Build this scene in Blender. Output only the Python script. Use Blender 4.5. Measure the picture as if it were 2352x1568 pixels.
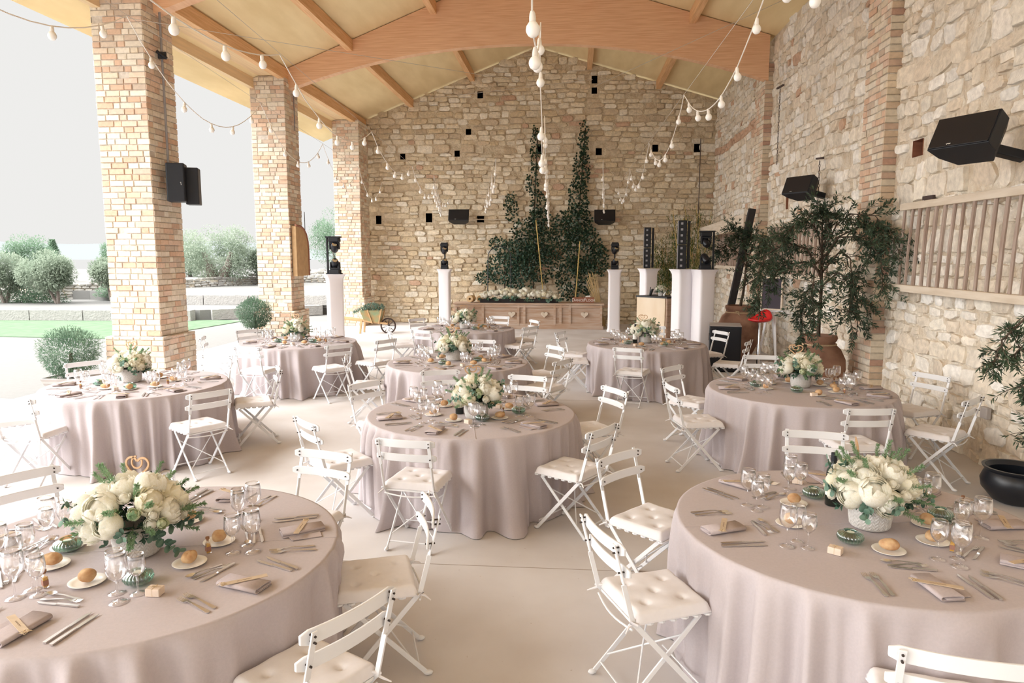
import bpy, math, random
from mathutils import Vector, Matrix
from math import sin, cos, pi, radians as R, sqrt, hypot, atan2
for o in list(bpy.data.objects): bpy.data.objects.remove(o)
SC = bpy.context.scene
COL = SC.collection
# ---------------------------------------------------------------- camera
F, PITCH, YAW, CH = 1610.0, R(7.05), R(4.9), 2.15
cd = bpy.data.cameras.new('camera'); cam = bpy.data.objects.new('camera', cd); COL.objects.link(cam)
cam.location = (0, 0, CH); cam.rotation_euler = (pi/2 - PITCH, 0, YAW)
cd.sensor_width = 36; cd.lens = 36*F/2352; cd.clip_start = .05; cd.clip_end = 500
SC.camera = cam
# ---------------------------------------------------------------- light
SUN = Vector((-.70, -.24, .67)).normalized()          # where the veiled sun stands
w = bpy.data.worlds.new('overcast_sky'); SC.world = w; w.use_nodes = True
nt = w.node_tree; nt.nodes.clear()
def N(t, **k):
    n = nt.nodes.new(t)
    for a, b in k.items(): setattr(n, a, b)
    return n
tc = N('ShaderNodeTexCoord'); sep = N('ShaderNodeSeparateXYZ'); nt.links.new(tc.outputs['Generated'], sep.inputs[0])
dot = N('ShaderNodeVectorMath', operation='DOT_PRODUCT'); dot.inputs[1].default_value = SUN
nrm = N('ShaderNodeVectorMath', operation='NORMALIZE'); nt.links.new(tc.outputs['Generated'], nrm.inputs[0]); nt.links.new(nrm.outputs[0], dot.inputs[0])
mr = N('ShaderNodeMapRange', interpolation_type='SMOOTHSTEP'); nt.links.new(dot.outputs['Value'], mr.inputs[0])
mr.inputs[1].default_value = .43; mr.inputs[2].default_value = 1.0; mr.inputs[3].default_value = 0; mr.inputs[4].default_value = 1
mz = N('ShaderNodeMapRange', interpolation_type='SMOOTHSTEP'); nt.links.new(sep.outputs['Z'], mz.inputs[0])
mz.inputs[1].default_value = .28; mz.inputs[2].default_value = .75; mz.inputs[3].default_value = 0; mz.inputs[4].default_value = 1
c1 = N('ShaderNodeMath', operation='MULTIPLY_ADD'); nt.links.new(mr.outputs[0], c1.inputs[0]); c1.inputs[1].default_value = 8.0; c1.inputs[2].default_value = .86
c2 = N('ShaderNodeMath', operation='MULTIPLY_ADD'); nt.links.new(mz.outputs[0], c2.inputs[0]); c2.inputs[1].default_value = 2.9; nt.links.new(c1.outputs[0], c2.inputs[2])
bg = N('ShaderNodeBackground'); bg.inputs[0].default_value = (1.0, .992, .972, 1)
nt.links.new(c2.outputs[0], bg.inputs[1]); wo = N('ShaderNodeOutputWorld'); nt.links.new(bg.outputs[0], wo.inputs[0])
sl = bpy.data.lights.new('veiled_sun', 'SUN'); sl.energy = 1.9; sl.angle = R(28); sl.color = (1, 1, 1)
so = bpy.data.objects.new('veiled_sun', sl); COL.objects.link(so)
so.rotation_euler = SUN.to_track_quat('Z', 'Y').to_euler()
SC.view_settings.view_transform = 'Standard'; SC.view_settings.look = 'None'
SC.view_settings.exposure = 0.0; SC.view_settings.gamma = 1; SC.view_settings.use_curve_mapping = False
SC.cycles.max_bounces = 8; SC.cycles.transparent_max_bounces = 24; SC.cycles.diffuse_bounces = 7
SC.cycles.use_denoising = True
# ---------------------------------------------------------------- materials
def hexc(r, g, b):
    f = lambda v: (v/255/12.92) if v/255 <= .04045 else ((v/255+.055)/1.055)**2.4
    return (f(r), f(g), f(b), 1)
def mat(name, col, rough=.6, metal=0, noise=0, nscale=8, bump=0, bscale=30, bdist=.01, col2=None, spec=.5, stretch=None, attr=None, detail=5):
    m = bpy.data.materials.new(name); m.use_nodes = True; t = m.node_tree; p = t.nodes['Principled BSDF']
    p.inputs['Base Color'].default_value = col; p.inputs['Roughness'].default_value = rough; p.inputs['Metallic'].default_value = metal
    p.inputs['Specular IOR Level'].default_value = spec
    co = t.nodes.new('ShaderNodeTexCoord'); mp = t.nodes.new('ShaderNodeMapping'); t.links.new(co.outputs['Object'], mp.inputs[0])
    if stretch: mp.inputs['Scale'].default_value = stretch
    src = None
    if attr:
        a = t.nodes.new('ShaderNodeAttribute'); a.attribute_name = attr; src = a.outputs['Color']
    if noise or col2:
        n = t.nodes.new('ShaderNodeTexNoise'); n.inputs['Scale'].default_value = nscale; n.inputs['Detail'].default_value = detail
        t.links.new(mp.outputs[0], n.inputs['Vector'])
        mx = t.nodes.new('ShaderNodeMix'); mx.data_type = 'RGBA'
        r_ = t.nodes.new('ShaderNodeMapRange'); t.links.new(n.outputs['Fac'], r_.inputs[0]); r_.inputs[1].default_value = .35; r_.inputs[2].default_value = .65
        t.links.new(r_.outputs[0], mx.inputs['Factor'])
        if attr:
            mx.blend_type = 'MULTIPLY'; t.links.new(src, mx.inputs[6]); k = 1-noise; mx.inputs[7].default_value = (k, k, k, 1)
        else:
            mx.inputs[6].default_value = col
            mx.inputs[7].default_value = col2 if col2 else tuple(c*(1-noise) for c in col[:3])+(1,)
        src = mx.outputs[2]
    if src: t.links.new(src, p.inputs['Base Color'])
    if bump:
        n2 = t.nodes.new('ShaderNodeTexNoise'); n2.inputs['Scale'].default_value = bscale; n2.inputs['Detail'].default_value = 8
        t.links.new(mp.outputs[0], n2.inputs['Vector'])
        b = t.nodes.new('ShaderNodeBump'); b.inputs['Strength'].default_value = bump; b.inputs['Distance'].default_value = bdist
        t.links.new(n2.outputs['Fac'], b.inputs['Height']); t.links.new(b.outputs[0], p.inputs['Normal'])
    return m
def thin_glass(name, tint=(1, 1, 1, 1), base=.10, edge=1.0, rough=.03):
    """thin clear glass: the pane lets light through, the rim and grazing faces mirror"""
    m = bpy.data.materials.new(name); m.use_nodes = True; t = m.node_tree; t.nodes.clear()
    o = t.nodes.new('ShaderNodeOutputMaterial'); tr = t.nodes.new('ShaderNodeBsdfTransparent'); gl = t.nodes.new('ShaderNodeBsdfGlossy')
    tr.inputs[0].default_value = tint; gl.inputs['Roughness'].default_value = rough; gl.inputs[0].default_value = (.95, .95, .97, 1)
    lw = t.nodes.new('ShaderNodeLayerWeight'); lw.inputs[0].default_value = .35
    mp = t.nodes.new('ShaderNodeMapRange'); t.links.new(lw.outputs['Facing'], mp.inputs[0]); mp.inputs[1].default_value = .15; mp.inputs[2].default_value = .85; mp.inputs[3].default_value = base; mp.inputs[4].default_value = edge
    mx = t.nodes.new('ShaderNodeMixShader'); t.links.new(mp.outputs[0], mx.inputs[0]); t.links.new(tr.outputs[0], mx.inputs[1]); t.links.new(gl.outputs[0], mx.inputs[2])
    t.links.new(mx.outputs[0], o.inputs[0]); return m
def translucent(m, k=.35):
    t = m.node_tree; p = t.nodes['Principled BSDF']; o = t.nodes['Material Output']
    tr = t.nodes.new('ShaderNodeBsdfTranslucent'); mx = t.nodes.new('ShaderNodeMixShader'); mx.inputs[0].default_value = k
    l = p.inputs['Base Color'].links
    if l: t.links.new(l[0].from_socket, tr.inputs[0])
    else: tr.inputs[0].default_value = p.inputs['Base Color'].default_value
    t.links.new(p.outputs[0], mx.inputs[1]); t.links.new(tr.outputs[0], mx.inputs[2]); t.links.new(mx.outputs[0], o.inputs[0]); return m
M = {}
M['stone'] = mat('limestone', (1, 1, 1, 1), .92, noise=.22, nscale=14, bump=.55, bscale=26, bdist=.03, attr='tint', spec=.15)
M['mortar'] = mat('lime_mortar', hexc(216, 203, 180), .95, col2=hexc(186, 168, 142), nscale=7, bump=.9, bscale=22, bdist=.04, spec=.1)
M['render'] = mat('white_lime_render', hexc(234, 226, 212), .95, col2=hexc(206, 190, 168), nscale=5, bump=1.0, bscale=16, bdist=.06, spec=.1)
M['brick'] = mat('brick', (1, 1, 1, 1), .9, noise=.14, nscale=20, bump=.35, bscale=50, bdist=.01, attr='tint', spec=.15)
M['joint'] = mat('brick_joint', hexc(214, 204, 192), .95, noise=.2, nscale=20, bump=.4, bscale=60, spec=.1)
M['void'] = mat('hole_shade', hexc(30, 26, 24), 1, spec=0)  # near-black colour stands in for the shade inside holes and slots
M['timber'] = mat('glulam_timber', hexc(230, 190, 154), .6, col2=hexc(214, 168, 132), nscale=5, stretch=(.35, .35, 9), bump=.05, bscale=20, spec=.3)
M['rafter'] = mat('rafter_timber', hexc(230, 188, 144), .65, col2=hexc(212, 166, 120), nscale=6, stretch=(6, .3, 6), spec=.25)
M['board'] = mat('roof_board', hexc(234, 214, 170), .8, col2=hexc(224, 202, 156), nscale=1.2, stretch=(3, .6, 1), spec=.15)
M['white_wood'] = mat('pale_board', hexc(232, 205, 165), .7, noise=.12, nscale=3, stretch=(8, .4, 8), spec=.2)
M['cloth'] = mat('taupe_linen', hexc(184, 175, 177), .95, noise=.05, nscale=90, bump=.12, bscale=260, bdist=.003, spec=.08)
M['napkin'] = mat('napkin_linen', hexc(180, 168, 168), .95, noise=.06, nscale=90, bump=.12, bscale=260, bdist=.002, spec=.08)
M['white_paint'] = mat('white_enamel', hexc(224, 225, 228), .45, noise=.03, nscale=6, spec=.4)
M['cushion'] = mat('cream_canvas', hexc(222, 219, 221), .9, noise=.03, nscale=30, bump=.08, bscale=150, bdist=.003, spec=.1)
M['screw'] = mat('dark_screw', hexc(70, 62, 58), .5, metal=.6)
M['black'] = mat('black_plastic', hexc(24, 27, 34), .5, spec=.4)
M['black_metal'] = mat('black_metal', hexc(30, 32, 38), .35, metal=.3)
M['steel'] = mat('stainless_steel', hexc(222, 220, 220), .28, metal=1)
M['chrome'] = mat('chrome', hexc(220, 220, 222), .12, metal=1)
M['porcelain'] = mat('white_porcelain', hexc(240, 238, 234), .18, spec=.6)
M['bread'] = mat('bread_crust', hexc(204, 172, 134), .8, col2=hexc(172, 128, 92), nscale=22, bump=.4, bscale=50, bdist=.006, spec=.15)
M['tag'] = mat('light_veneer', hexc(196, 176, 152), .65, noise=.12, nscale=14, stretch=(1, 6, 1), spec=.2)
M['heart'] = mat('sign_veneer', hexc(196, 160, 124), .6, noise=.15, nscale=10, spec=.25)
M['ink'] = mat('brown_ink', hexc(96, 66, 46), .8)
M['twine'] = mat('natural_twine', hexc(205, 182, 148), .95, noise=.2, nscale=60)
M['vase'] = mat('grey_stoneware', hexc(206, 202, 198), .85, noise=.12, nscale=40, bump=.2, bscale=90, bdist=.004, spec=.2)
M['petal'] = mat('ivory_petal', hexc(250, 249, 243), .75, col2=hexc(240, 237, 222), nscale=12, spec=.2)
M['petal2'] = mat('cream_petal', hexc(244, 239, 216), .75, col2=hexc(248, 244, 230), nscale=14, spec=.2)
M['bud'] = mat('pale_green_bud', hexc(214, 222, 190), .75, noise=.1, nscale=20, spec=.2)
M['leaf'] = mat('deep_green_leaf', hexc(62, 92, 74), .55, col2=hexc(40, 66, 54), nscale=9, spec=.35)
M['euc'] = mat('eucalyptus_leaf', hexc(112, 140, 122), .6, col2=hexc(60, 88, 76), nscale=9, spec=.3)
M['fern'] = mat('pale_fern', hexc(150, 176, 140), .75, col2=hexc(116, 150, 112), nscale=12, spec=.2)
M['olive'] = mat('olive_leaf', hexc(70, 88, 66), .55, col2=hexc(44, 60, 46), nscale=3, spec=.35)
M['ivy'] = mat('ivy_leaf', hexc(42, 68, 46), .5, col2=hexc(28, 50, 36), nscale=5, spec=.4)
M['bamboo'] = mat('bamboo_leaf', hexc(92, 112, 60), .6, col2=hexc(62, 86, 46), nscale=4, spec=.25)
M['cane'] = mat('bamboo_cane', hexc(206, 178, 110), .5, noise=.15, nscale=4)
M['bark'] = mat('bark', hexc(104, 92, 80), .95, col2=hexc(74, 64, 56), nscale=9, stretch=(6, 6, 1), bump=.6, bscale=20, bdist=.02, spec=.1)
M['far_leaf'] = mat('haze_paled_olive_foliage', hexc(166, 176, 160), .8, col2=hexc(138, 152, 134), nscale=1.2, spec=.1)  # haze and overexposure are put into this paler leaf colour
M['far_leaf2'] = mat('haze_paled_green_foliage', hexc(138, 160, 138), .8, col2=hexc(112, 138, 114), nscale=1.2, spec=.1)  # paled the same way: outdoor haze mixed into the green itself
M['box_leaf'] = mat('box_shrub_leaf', hexc(122, 144, 122), .65, col2=hexc(88, 114, 94), nscale=4, spec=.2)
M['terra'] = mat('terracotta', hexc(160, 124, 104), .85, col2=hexc(122, 90, 76), nscale=3, bump=.2, bscale=30, spec=.15)
M['grey_pot'] = mat('grey_planter', hexc(165, 158, 154), .8, noise=.1, nscale=6)
M['iron_pot'] = mat('black_glazed_iron', hexc(22, 26, 34), .35, spec=.5)
M['soil'] = mat('soil', hexc(70, 56, 46), 1, noise=.3, nscale=30)
M['old_wood'] = mat('weathered_wood', hexc(190, 172, 158), .8, col2=hexc(176, 148, 126), nscale=3, stretch=(.6, 6, 6), bump=.15, bscale=25, spec=.15)
M['grey_wood'] = mat('grey_batten', hexc(176, 160, 150), .85, col2=hexc(150, 130, 118), nscale=5, stretch=(4, 4, .5), bump=.2, bscale=30, spec=.12)
M['rail_wood'] = mat('pale_rail_wood', hexc(216, 205, 190), .85, col2=hexc(200, 186, 168), nscale=4, stretch=(4, .5, 4), spec=.12)
M['dark_wood'] = mat('charred_wood', hexc(44, 40, 42), .8, noise=.3, nscale=5, stretch=(5, 5, .6))
M['pine'] = mat('pale_pine', hexc(230, 216, 196), .65, col2=hexc(220, 200, 174), nscale=2.5, stretch=(1, 1, .35), spec=.25)
M['pine_dk'] = mat('slatted_pine', hexc(200, 176, 158), .65, col2=hexc(184, 156, 136), nscale=3, stretch=(1, 1, 8), spec=.25)
M['lycra'] = mat('white_stretch_cover', hexc(238, 236, 242), .7, spec=.2)
M['bulb'] = mat('white_globe_bulb', hexc(240, 238, 235), .35, spec=.4)
M['cable'] = mat('twisted_white_cable', hexc(226, 220, 212), .7)
M['wire'] = mat('thin_steel_wire', hexc(190, 184, 176), .5)
M['bottle'] = mat('dark_bottle_glass', hexc(20, 30, 26), .12, spec=.7)
M['label'] = mat('paper_label', hexc(238, 236, 232), .8)
M['oil'] = mat('golden_oil', hexc(196, 150, 60), .2, spec=.5)
M['oil_label'] = mat('brown_label', hexc(150, 108, 92), .8)
M['cork'] = mat('cork', hexc(150, 106, 76), .9, noise=.2, nscale=60)
M['kraft'] = mat('lace_favour_paper', hexc(222, 204, 188), .9, noise=.12, nscale=30)
M['wax'] = mat('candle_wax', hexc(225, 232, 222), .5)
M['glass'] = thin_glass('clear_glass')
M['green_glass'] = thin_glass('ribbed_green_glass', (.42, .66, .56, 1), .16, .9)
M['red'] = mat('red_lacquer', hexc(190, 28, 34), .2, spec=.6)
M['board_black'] = mat('chalkboard', hexc(62, 56, 66), .85)
M['patina'] = mat('green_patina_wood', hexc(176, 138, 94), .8, col2=hexc(132, 150, 118), nscale=6, spec=.15)
M['rust'] = mat('dark_rusty_iron', hexc(70, 56, 54), .7)
M['raw_wood'] = mat('raw_wood', hexc(196, 162, 122), .8, noise=.15, nscale=8, spec=.15)
M['burlap'] = mat('burlap', hexc(200, 172, 134), 1, noise=.15, nscale=60, bump=.3, bscale=120)
M['sign_wood'] = mat('brown_sign_wood', hexc(150, 98, 74), .7, noise=.2, nscale=8, stretch=(1, 4, 4))
M['sign_white'] = mat('white_lettering', hexc(240, 238, 234), .6)
M['lawn'] = mat('pale_lawn', hexc(106, 124, 102), .95, col2=hexc(94, 114, 92), nscale=3, bump=.5, bscale=60, bdist=.03, spec=.05)
M['gravel'] = mat('white_gravel', hexc(122, 121, 119), .95, noise=.05, nscale=12, bump=.2, bscale=60, spec=.05)
M['kerb'] = mat('pale_kerb_stone', hexc(158, 156, 153), .95, noise=.12, nscale=7, bump=.6, bscale=16, bdist=.04, spec=.08)
M['hill'] = mat('distant_hill', hexc(110, 114, 115), 1, spec=0)
M['straw'] = mat('dry_grass', hexc(200, 176, 132), .9)
for k_ in ('petal', 'petal2', 'bud', 'far_leaf', 'far_leaf2', 'box_leaf', 'fern'): translucent(M[k_], .4)
# concrete floor with two shallow slab joints, fine specks and soft stains
def floor_mat():
    m = mat('floor_concrete', hexc(204, 200, 199), .8, col2=hexc(192, 186, 183), nscale=1.3, bump=.08, bscale=70, bdist=.004, spec=.2)
    t = m.node_tree; p = t.nodes['Principled BSDF']; src = p.inputs['Base Color'].links[0].from_socket
    co = t.nodes.new('ShaderNodeTexCoord')
    n = t.nodes.new('ShaderNodeTexNoise'); n.inputs['Scale'].default_value = 38; n.inputs['Detail'].default_value = 3; t.links.new(co.outputs['Object'], n.inputs['Vector'])
    r_ = t.nodes.new('ShaderNodeMapRange'); t.links.new(n.outputs['Fac'], r_.inputs[0]); r_.inputs[1].default_value = .70; r_.inputs[2].default_value = .78; r_.inputs[4].default_value = .5
    mx = t.nodes.new('ShaderNodeMix'); mx.data_type = 'RGBA'; t.links.new(src, mx.inputs[6]); mx.inputs[7].default_value = hexc(150, 132, 116); t.links.new(r_.outputs[0], mx.inputs['Factor'])
    t.links.new(mx.outputs[2], p.inputs['Base Color']); return m
M['floor'] = floor_mat()
# ---------------------------------------------------------------- geometry helpers
class MB:
    def __init__(s): s.v = []; s.f = []; s.c = []; s.cur = (1, 1, 1)
    def add(s, vs, fs):
        b = len(s.v); s.v.extend(vs)
        for f in fs: s.f.append(tuple(i+b for i in f)); s.c.append(s.cur)
    def box(s, c, d, m=None):
        x, y, z = d[0]/2, d[1]/2, d[2]/2
        vs = [Vector((i*x, j*y, k*z)) for i in (-1, 1) for j in (-1, 1) for k in (-1, 1)]
        if m is not None: vs = [m @ q for q in vs]
        c = Vector(c); s.add([q+c for q in vs], [(0, 1, 3, 2), (4, 6, 7, 5), (0, 4, 5, 1), (2, 3, 7, 6), (0, 2, 6, 4), (1, 5, 7, 3)])
    def bar(s, a, b, wx, wy, up=(0, 0, 1)):
        """rectangular bar from a to b; wx across, wy along up"""
        a, b = Vector(a), Vector(b); d = (b-a).normalized(); u = Vector(up)
        r = d.cross(u); r = r.normalized() if r.length > 1e-6 else Vector((1, 0, 0)); u = r.cross(d).normalized()
        vs = [p+r*(i*wx/2)+u*(j*wy/2) for p in (a, b) for i, j in ((-1, -1), (1, -1), (1, 1), (-1, 1))]
        s.add(vs, [(3, 2, 1, 0), (4, 5, 6, 7), (0, 1, 5, 4), (1, 2, 6, 5), (2, 3, 7, 6), (3, 0, 4, 7)])
    def tube(s, pts, r, n=8, cap=True):
        pts = [Vector(p) for p in pts]; rs = r if isinstance(r, (list, tuple)) else [r]*len(pts)
        L = len(pts); vs = []; prev = None
        for i, p in enumerate(pts):
            d = (pts[min(i+1, L-1)]-pts[max(i-1, 0)])
            d = d.normalized() if d.length > 1e-9 else Vector((0, 0, 1))
            if prev is None:
                a = d.cross(Vector((0, 0, 1)));  a = a.normalized() if a.length > 1e-3 else Vector((1, 0, 0))
            else:
                a = prev - d*prev.dot(d); a = a.normalized() if a.length > 1e-6 else Vector((1, 0, 0))
            prev = a; b = d.cross(a)
            vs += [p+a*(cos(2*pi*k/n)*rs[i])+b*(sin(2*pi*k/n)*rs[i]) for k in range(n)]
        fs = [(i*n+k, i*n+(k+1) % n, (i+1)*n+(k+1) % n, (i+1)*n+k) for i in range(L-1) for k in range(n)]
        if cap: fs += [tuple(range(n))[::-1], tuple((L-1)*n+k for k in range(n))]
        s.add(vs, fs)
    def lathe(s, prof, n=24, c=(0, 0, 0), mod=None, close=False):
        c = Vector(c); vs = []
        for r, z in prof:
            for k in range(n):
                a = 2*pi*k/n; rr = r*(mod(a, z) if mod else 1); vs.append(c+Vector((rr*cos(a), rr*sin(a), z)))
        L = len(prof); fs = [(i*n+k, i*n+(k+1) % n, (i+1)*n+(k+1) % n, (i+1)*n+k) for i in range(L-1) for k in range(n)]
        if close: fs += [tuple(range(n))[::-1], tuple((L-1)*n+k for k in range(n))]
        s.add(vs, fs)
    def sphere(s, c, r, n=12, m=8, sc=(1, 1, 1), f=None):
        c = Vector(c); vs = [c+Vector((0, 0, -r*sc[2]))]
        for i in range(1, m):
            t = -pi/2+pi*i/m
            for k in range(n):
                a = 2*pi*k/n; d = Vector((cos(t)*cos(a), cos(t)*sin(a), sin(t))); q = f(d) if f else 1
                vs.append(c+Vector((d.x*r*sc[0], d.y*r*sc[1], d.z*r*sc[2]))*q)
        vs.append(c+Vector((0, 0, r*sc[2]))); fs = [(0, 1+(k+1) % n, 1+k) for k in range(n)]
        for i in range(m-2):
            fs += [(1+i*n+k, 1+i*n+(k+1) % n, 1+(i+1)*n+(k+1) % n, 1+(i+1)*n+k) for k in range(n)]
        e = len(vs)-1; fs += [(e, 1+(m-2)*n+k, 1+(m-2)*n+(k+1) % n) for k in range(n)]
        s.add(vs, fs)
    def prism(s, poly, ax, d0, d1):
        """poly in the plane of the two other axes, extruded along ax from d0 to d1"""
        def P(a, b, d): return {'x': (d, a, b), 'y': (a, d, b), 'z': (a, b, d)}[ax]
        n = len(poly); vs = [Vector(P(a, b, d0)) for a, b in poly]+[Vector(P(a, b, d1)) for a, b in poly]
        s.add(vs, [tuple(range(n))[::-1], tuple(range(n, 2*n))]+[(k, (k+1) % n, n+(k+1) % n, n+k) for k in range(n)])
    def grid(s, fn, nu, nv, cu=False):
        vs = [Vector(fn(i/nu, j/nv)) for j in range(nv+1) for i in range(nu+(0 if cu else 1))]
        W = nu+(0 if cu else 1)
        s.add(vs, [(j*W+i, j*W+(i+1) % W, (j+1)*W+(i+1) % W, (j+1)*W+i) for j in range(nv) for i in range(nu)])
    def build(s, name, m, parent=None, smooth=40, tint=False, bevel=0, loc=None, solid=0):
        me = bpy.data.meshes.new(name); me.from_pydata([tuple(q) for q in s.v], [], s.f); me.materials.append(m)
        if tint:
            at = me.color_attributes.new('tint', 'FLOAT_COLOR', 'CORNER'); arr = []
            for f, c in zip(s.f, s.c): arr += [c[0], c[1], c[2], 1.0]*len(f)
            at.data.foreach_set('color', arr)
        me.update()
        if smooth:
            me.polygons.foreach_set('use_smooth', [True]*len(me.polygons))
            if smooth < 180: me.set_sharp_from_angle(angle=R(smooth))
        o = bpy.data.objects.new(name, me); COL.objects.link(o)
        if parent: o.parent = parent
        if loc: o.location = loc
        if solid:
            md = o.modifiers.new('thickness', 'SOLIDIFY'); md.thickness = solid; md.offset = 0
        if bevel:
            md = o.modifiers.new('bevel', 'BEVEL'); md.width = bevel; md.segments = 2; md.limit_method = 'ANGLE'; md.angle_limit = R(50)
        return o
def tag(o, label=None, cat=None, group=None, kind=None):
    if label: o['label'] = label
    if cat: o['category'] = cat
    if group: o['group'] = group
    if kind: o['kind'] = kind
    return o
def empty(name, loc=(0, 0, 0), rz=0, label=None, cat=None, group=None):
    o = bpy.data.objects.new(name, None); COL.objects.link(o); o.location = loc; o.rotation_euler = (0, 0, rz); o.empty_display_size = .1
    return tag(o, label, cat, group)
KIDS = {}
def kids(o):
    return [c for c in bpy.data.objects if c.parent == o]
def capture(o):
    """remember the tree below o so that copies need no scene search"""
    KIDS[o.name] = [(c, [g for g in kids(c)]) for c in kids(o)]
    return o
def dup(o, loc, rz=0, label=None, group=None, sc=None, tilt=None):
    r = o.copy(); COL.objects.link(r); r.location = loc; r.rotation_euler = tilt if tilt else (0, 0, rz)
    if sc: r.scale = (sc, sc, sc) if isinstance(sc, (int, float)) else sc
    if label: r['label'] = label
    if group: r['group'] = group
    for c, gs in KIDS.get(o.name, []):
        k = c.copy(); COL.objects.link(k); k.parent = r
        for g in gs:
            h = g.copy(); COL.objects.link(h); h.parent = k
    return r
USED = set()
def inst(o, loc, rz=0, label=None, group=None, sc=None, tilt=None):
    """first use moves the source itself, later uses copy it"""
    if o.name not in USED:
        USED.add(o.name); o.location = loc; o.rotation_euler = tilt if tilt else (0, 0, rz)
        if sc: o.scale = (sc, sc, sc) if isinstance(sc, (int, float)) else sc
        if label: o['label'] = label
        if group: o['group'] = group
        return o
    return dup(o, loc, rz, label, group, sc, tilt if tilt else (0, 0, rz))
def struct(o): o['kind'] = 'structure'; return o
def rnd(a, b): return random.uniform(a, b)
# ================================================================ the building
random.seed(7)
XR, YB, XL = 4.25, 22.0, -6.45         # right wall, back wall, inner face of the pillars
RIDGE, ZR, SLL, SLR = -1.15, 8.38, .385, .30
def roof_z(x): return ZR - (SLL*(RIDGE-x) if x < RIDGE else SLR*(x-RIDGE))
def shade(base, v): k = 1+rnd(-v, v); return tuple(max(0, min(1, c*k)) for c in base)
STONES = [hexc(234, 222, 200), hexc(224, 209, 182), hexc(238, 230, 214), hexc(216, 198, 168), hexc(228, 215, 192), hexc(210, 192, 166)]
PALE = [hexc(242, 236, 226), hexc(236, 227, 213), hexc(245, 241, 234), hexc(228, 217, 200), hexc(238, 231, 218), hexc(226, 213, 195)]
def stone_field(mb, u0, u1, z0, ztop, place, hs, ws, holes=(), pal=STONES, prot=.035, red=.04, rag=.14):
    z = z0; row = 0
    ph = [rnd(0, 6) for _ in range(4)]
    def wav(u, zz): return .035*sin(u*1.1+ph[0]+zz*.9)+.02*sin(u*2.9+ph[1]+zz*2)
    zm = max(ztop(u0), ztop(u1), ztop((u0+u1)/2), ztop(RIDGE) if u0 < RIDGE < u1 else 0)
    while z < zm:
        h = rnd(*hs)
        if random.random() < .15: h *= 1.35
        u = u0+rnd(-.2, 0); brick_row = random.random() < red*.25
        while u < u1:
            wd = rnd(*ws)*(.6+h*2.2)
            if brick_row: wd = rnd(.12, .25)
            parts = [(z, h)]
            if h > .17 and wd < .3 and random.random() < .3: k = rnd(.4, .6); parts = [(z, h*k), (z+h*k, h*(1-k))]
            for (zz, hh) in parts:
                cu, cz = u+wd/2, zz+hh/2+wav(u+wd/2, zz)
                if cu < u0+.03 or cu > u1-.03 or cz > ztop(cu)-.05 or cz < z0: continue
                if any(abs(cu-hu) < hw/2+wd*.42 and abs(cz-hz) < hhh/2+hh*.42 for hu, hz, hw, hhh in holes): continue
                if random.random() < .025: continue
                base = random.choice(pal)
                if brick_row or random.random() < red: base = hexc(208, 176, 152)
                mb.cur = shade(base, .09)[:3]
                n = 12; gap = .006; p = rnd(3.2, 9); a, b = wd/2-gap, hh/2-gap*.8
                pr = prot*rnd(.35, 1.25); rot = rnd(-.06, .06); rings = []
                jit = [1+rnd(-rag, rag*.45) for _ in range(n)]; tx, tz = rnd(-.16, .16), rnd(-.2, .2)
                for sc_, d in ((1.0, -.04), (.985, pr*.55), (.90, pr*.92), (.5, pr*rnd(.9, 1.1))):
                    ring = []
                    for k in range(n):
                        t = 2*pi*(k+.5)/n; c_, s_ = cos(t), sin(t)
                        q = (abs(c_)**p+abs(s_)**p)**(-1/p)*jit[k]*sc_
                        du, dz = q*c_*a, q*s_*b
                        ring.append(place(cu+du*cos(rot)-dz*sin(rot), cz+du*sin(rot)+dz*cos(rot), d+(tx*du+tz*dz if d > 0 else 0)+(rnd(-.006, .006) if d > 0 else 0)))
                    rings += ring
                rings.append(place(cu, cz, pr*1.02))
                fs = [(i*n+k, i*n+(k+1) % n, (i+1)*n+(k+1) % n, (i+1)*n+k) for i in range(3) for k in range(n)]
                fs += [(3*n+k, 3*n+(k+1) % n, 4*n) for k in range(n)]
                mb.add(rings, fs)
            u += wd
        z += h; row += 1
# --- back wall, gabled, with putlog holes
HOLES = [(-2.86, 6.99, .17, .2), (-3.23, 5.9, .16, .17), (-5.3, 5.18, .16, .17), (-3.59, 5.25, .16, .18), (-6.11, 3.24, .17, .26), (-4.5, 3.3, .2, .28), (-2.87, 3.25, .22, .2),
         (-1.03, 5.35, .16, .3), (.6, 7.37, .17, .22), (.6, 7.05, .16, .18), (.76, 5.26, .18, .2), (2.45, 5.34, .17, .2), (3.7, 5.33, .2, .24)]
WX0, WX1 = -6.7, 4.6
def back_top(u): return roof_z(u)-.04
mb = MB()
us = sorted({WX0, RIDGE, WX1} | {h[0]-h[2]/2 for h in HOLES} | {h[0]+h[2]/2 for h in HOLES})
for a, b in zip(us, us[1:]):
    cuts = sorted([0, 99] + [c for h in HOLES if h[0]-h[2]/2 <= a+1e-6 and h[0]+h[2]/2 >= b-1e-6 for c in (h[1]-h[3]/2, h[1]+h[3]/2)])
    for i in range(0, len(cuts), 2):
        z0, z1 = cuts[i], cuts[i+1]
        za, zb = (back_top(a), back_top(b)) if z1 > 90 else (z1, z1)
        mb.add([Vector(q) for q in ((a, YB, z0), (b, YB, z0), (b, YB, zb), (a, YB, za))], [(0, 1, 2, 3)])
w_ = struct(mb.build('wall_back', M['mortar'], smooth=0))
mb = MB()
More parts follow.
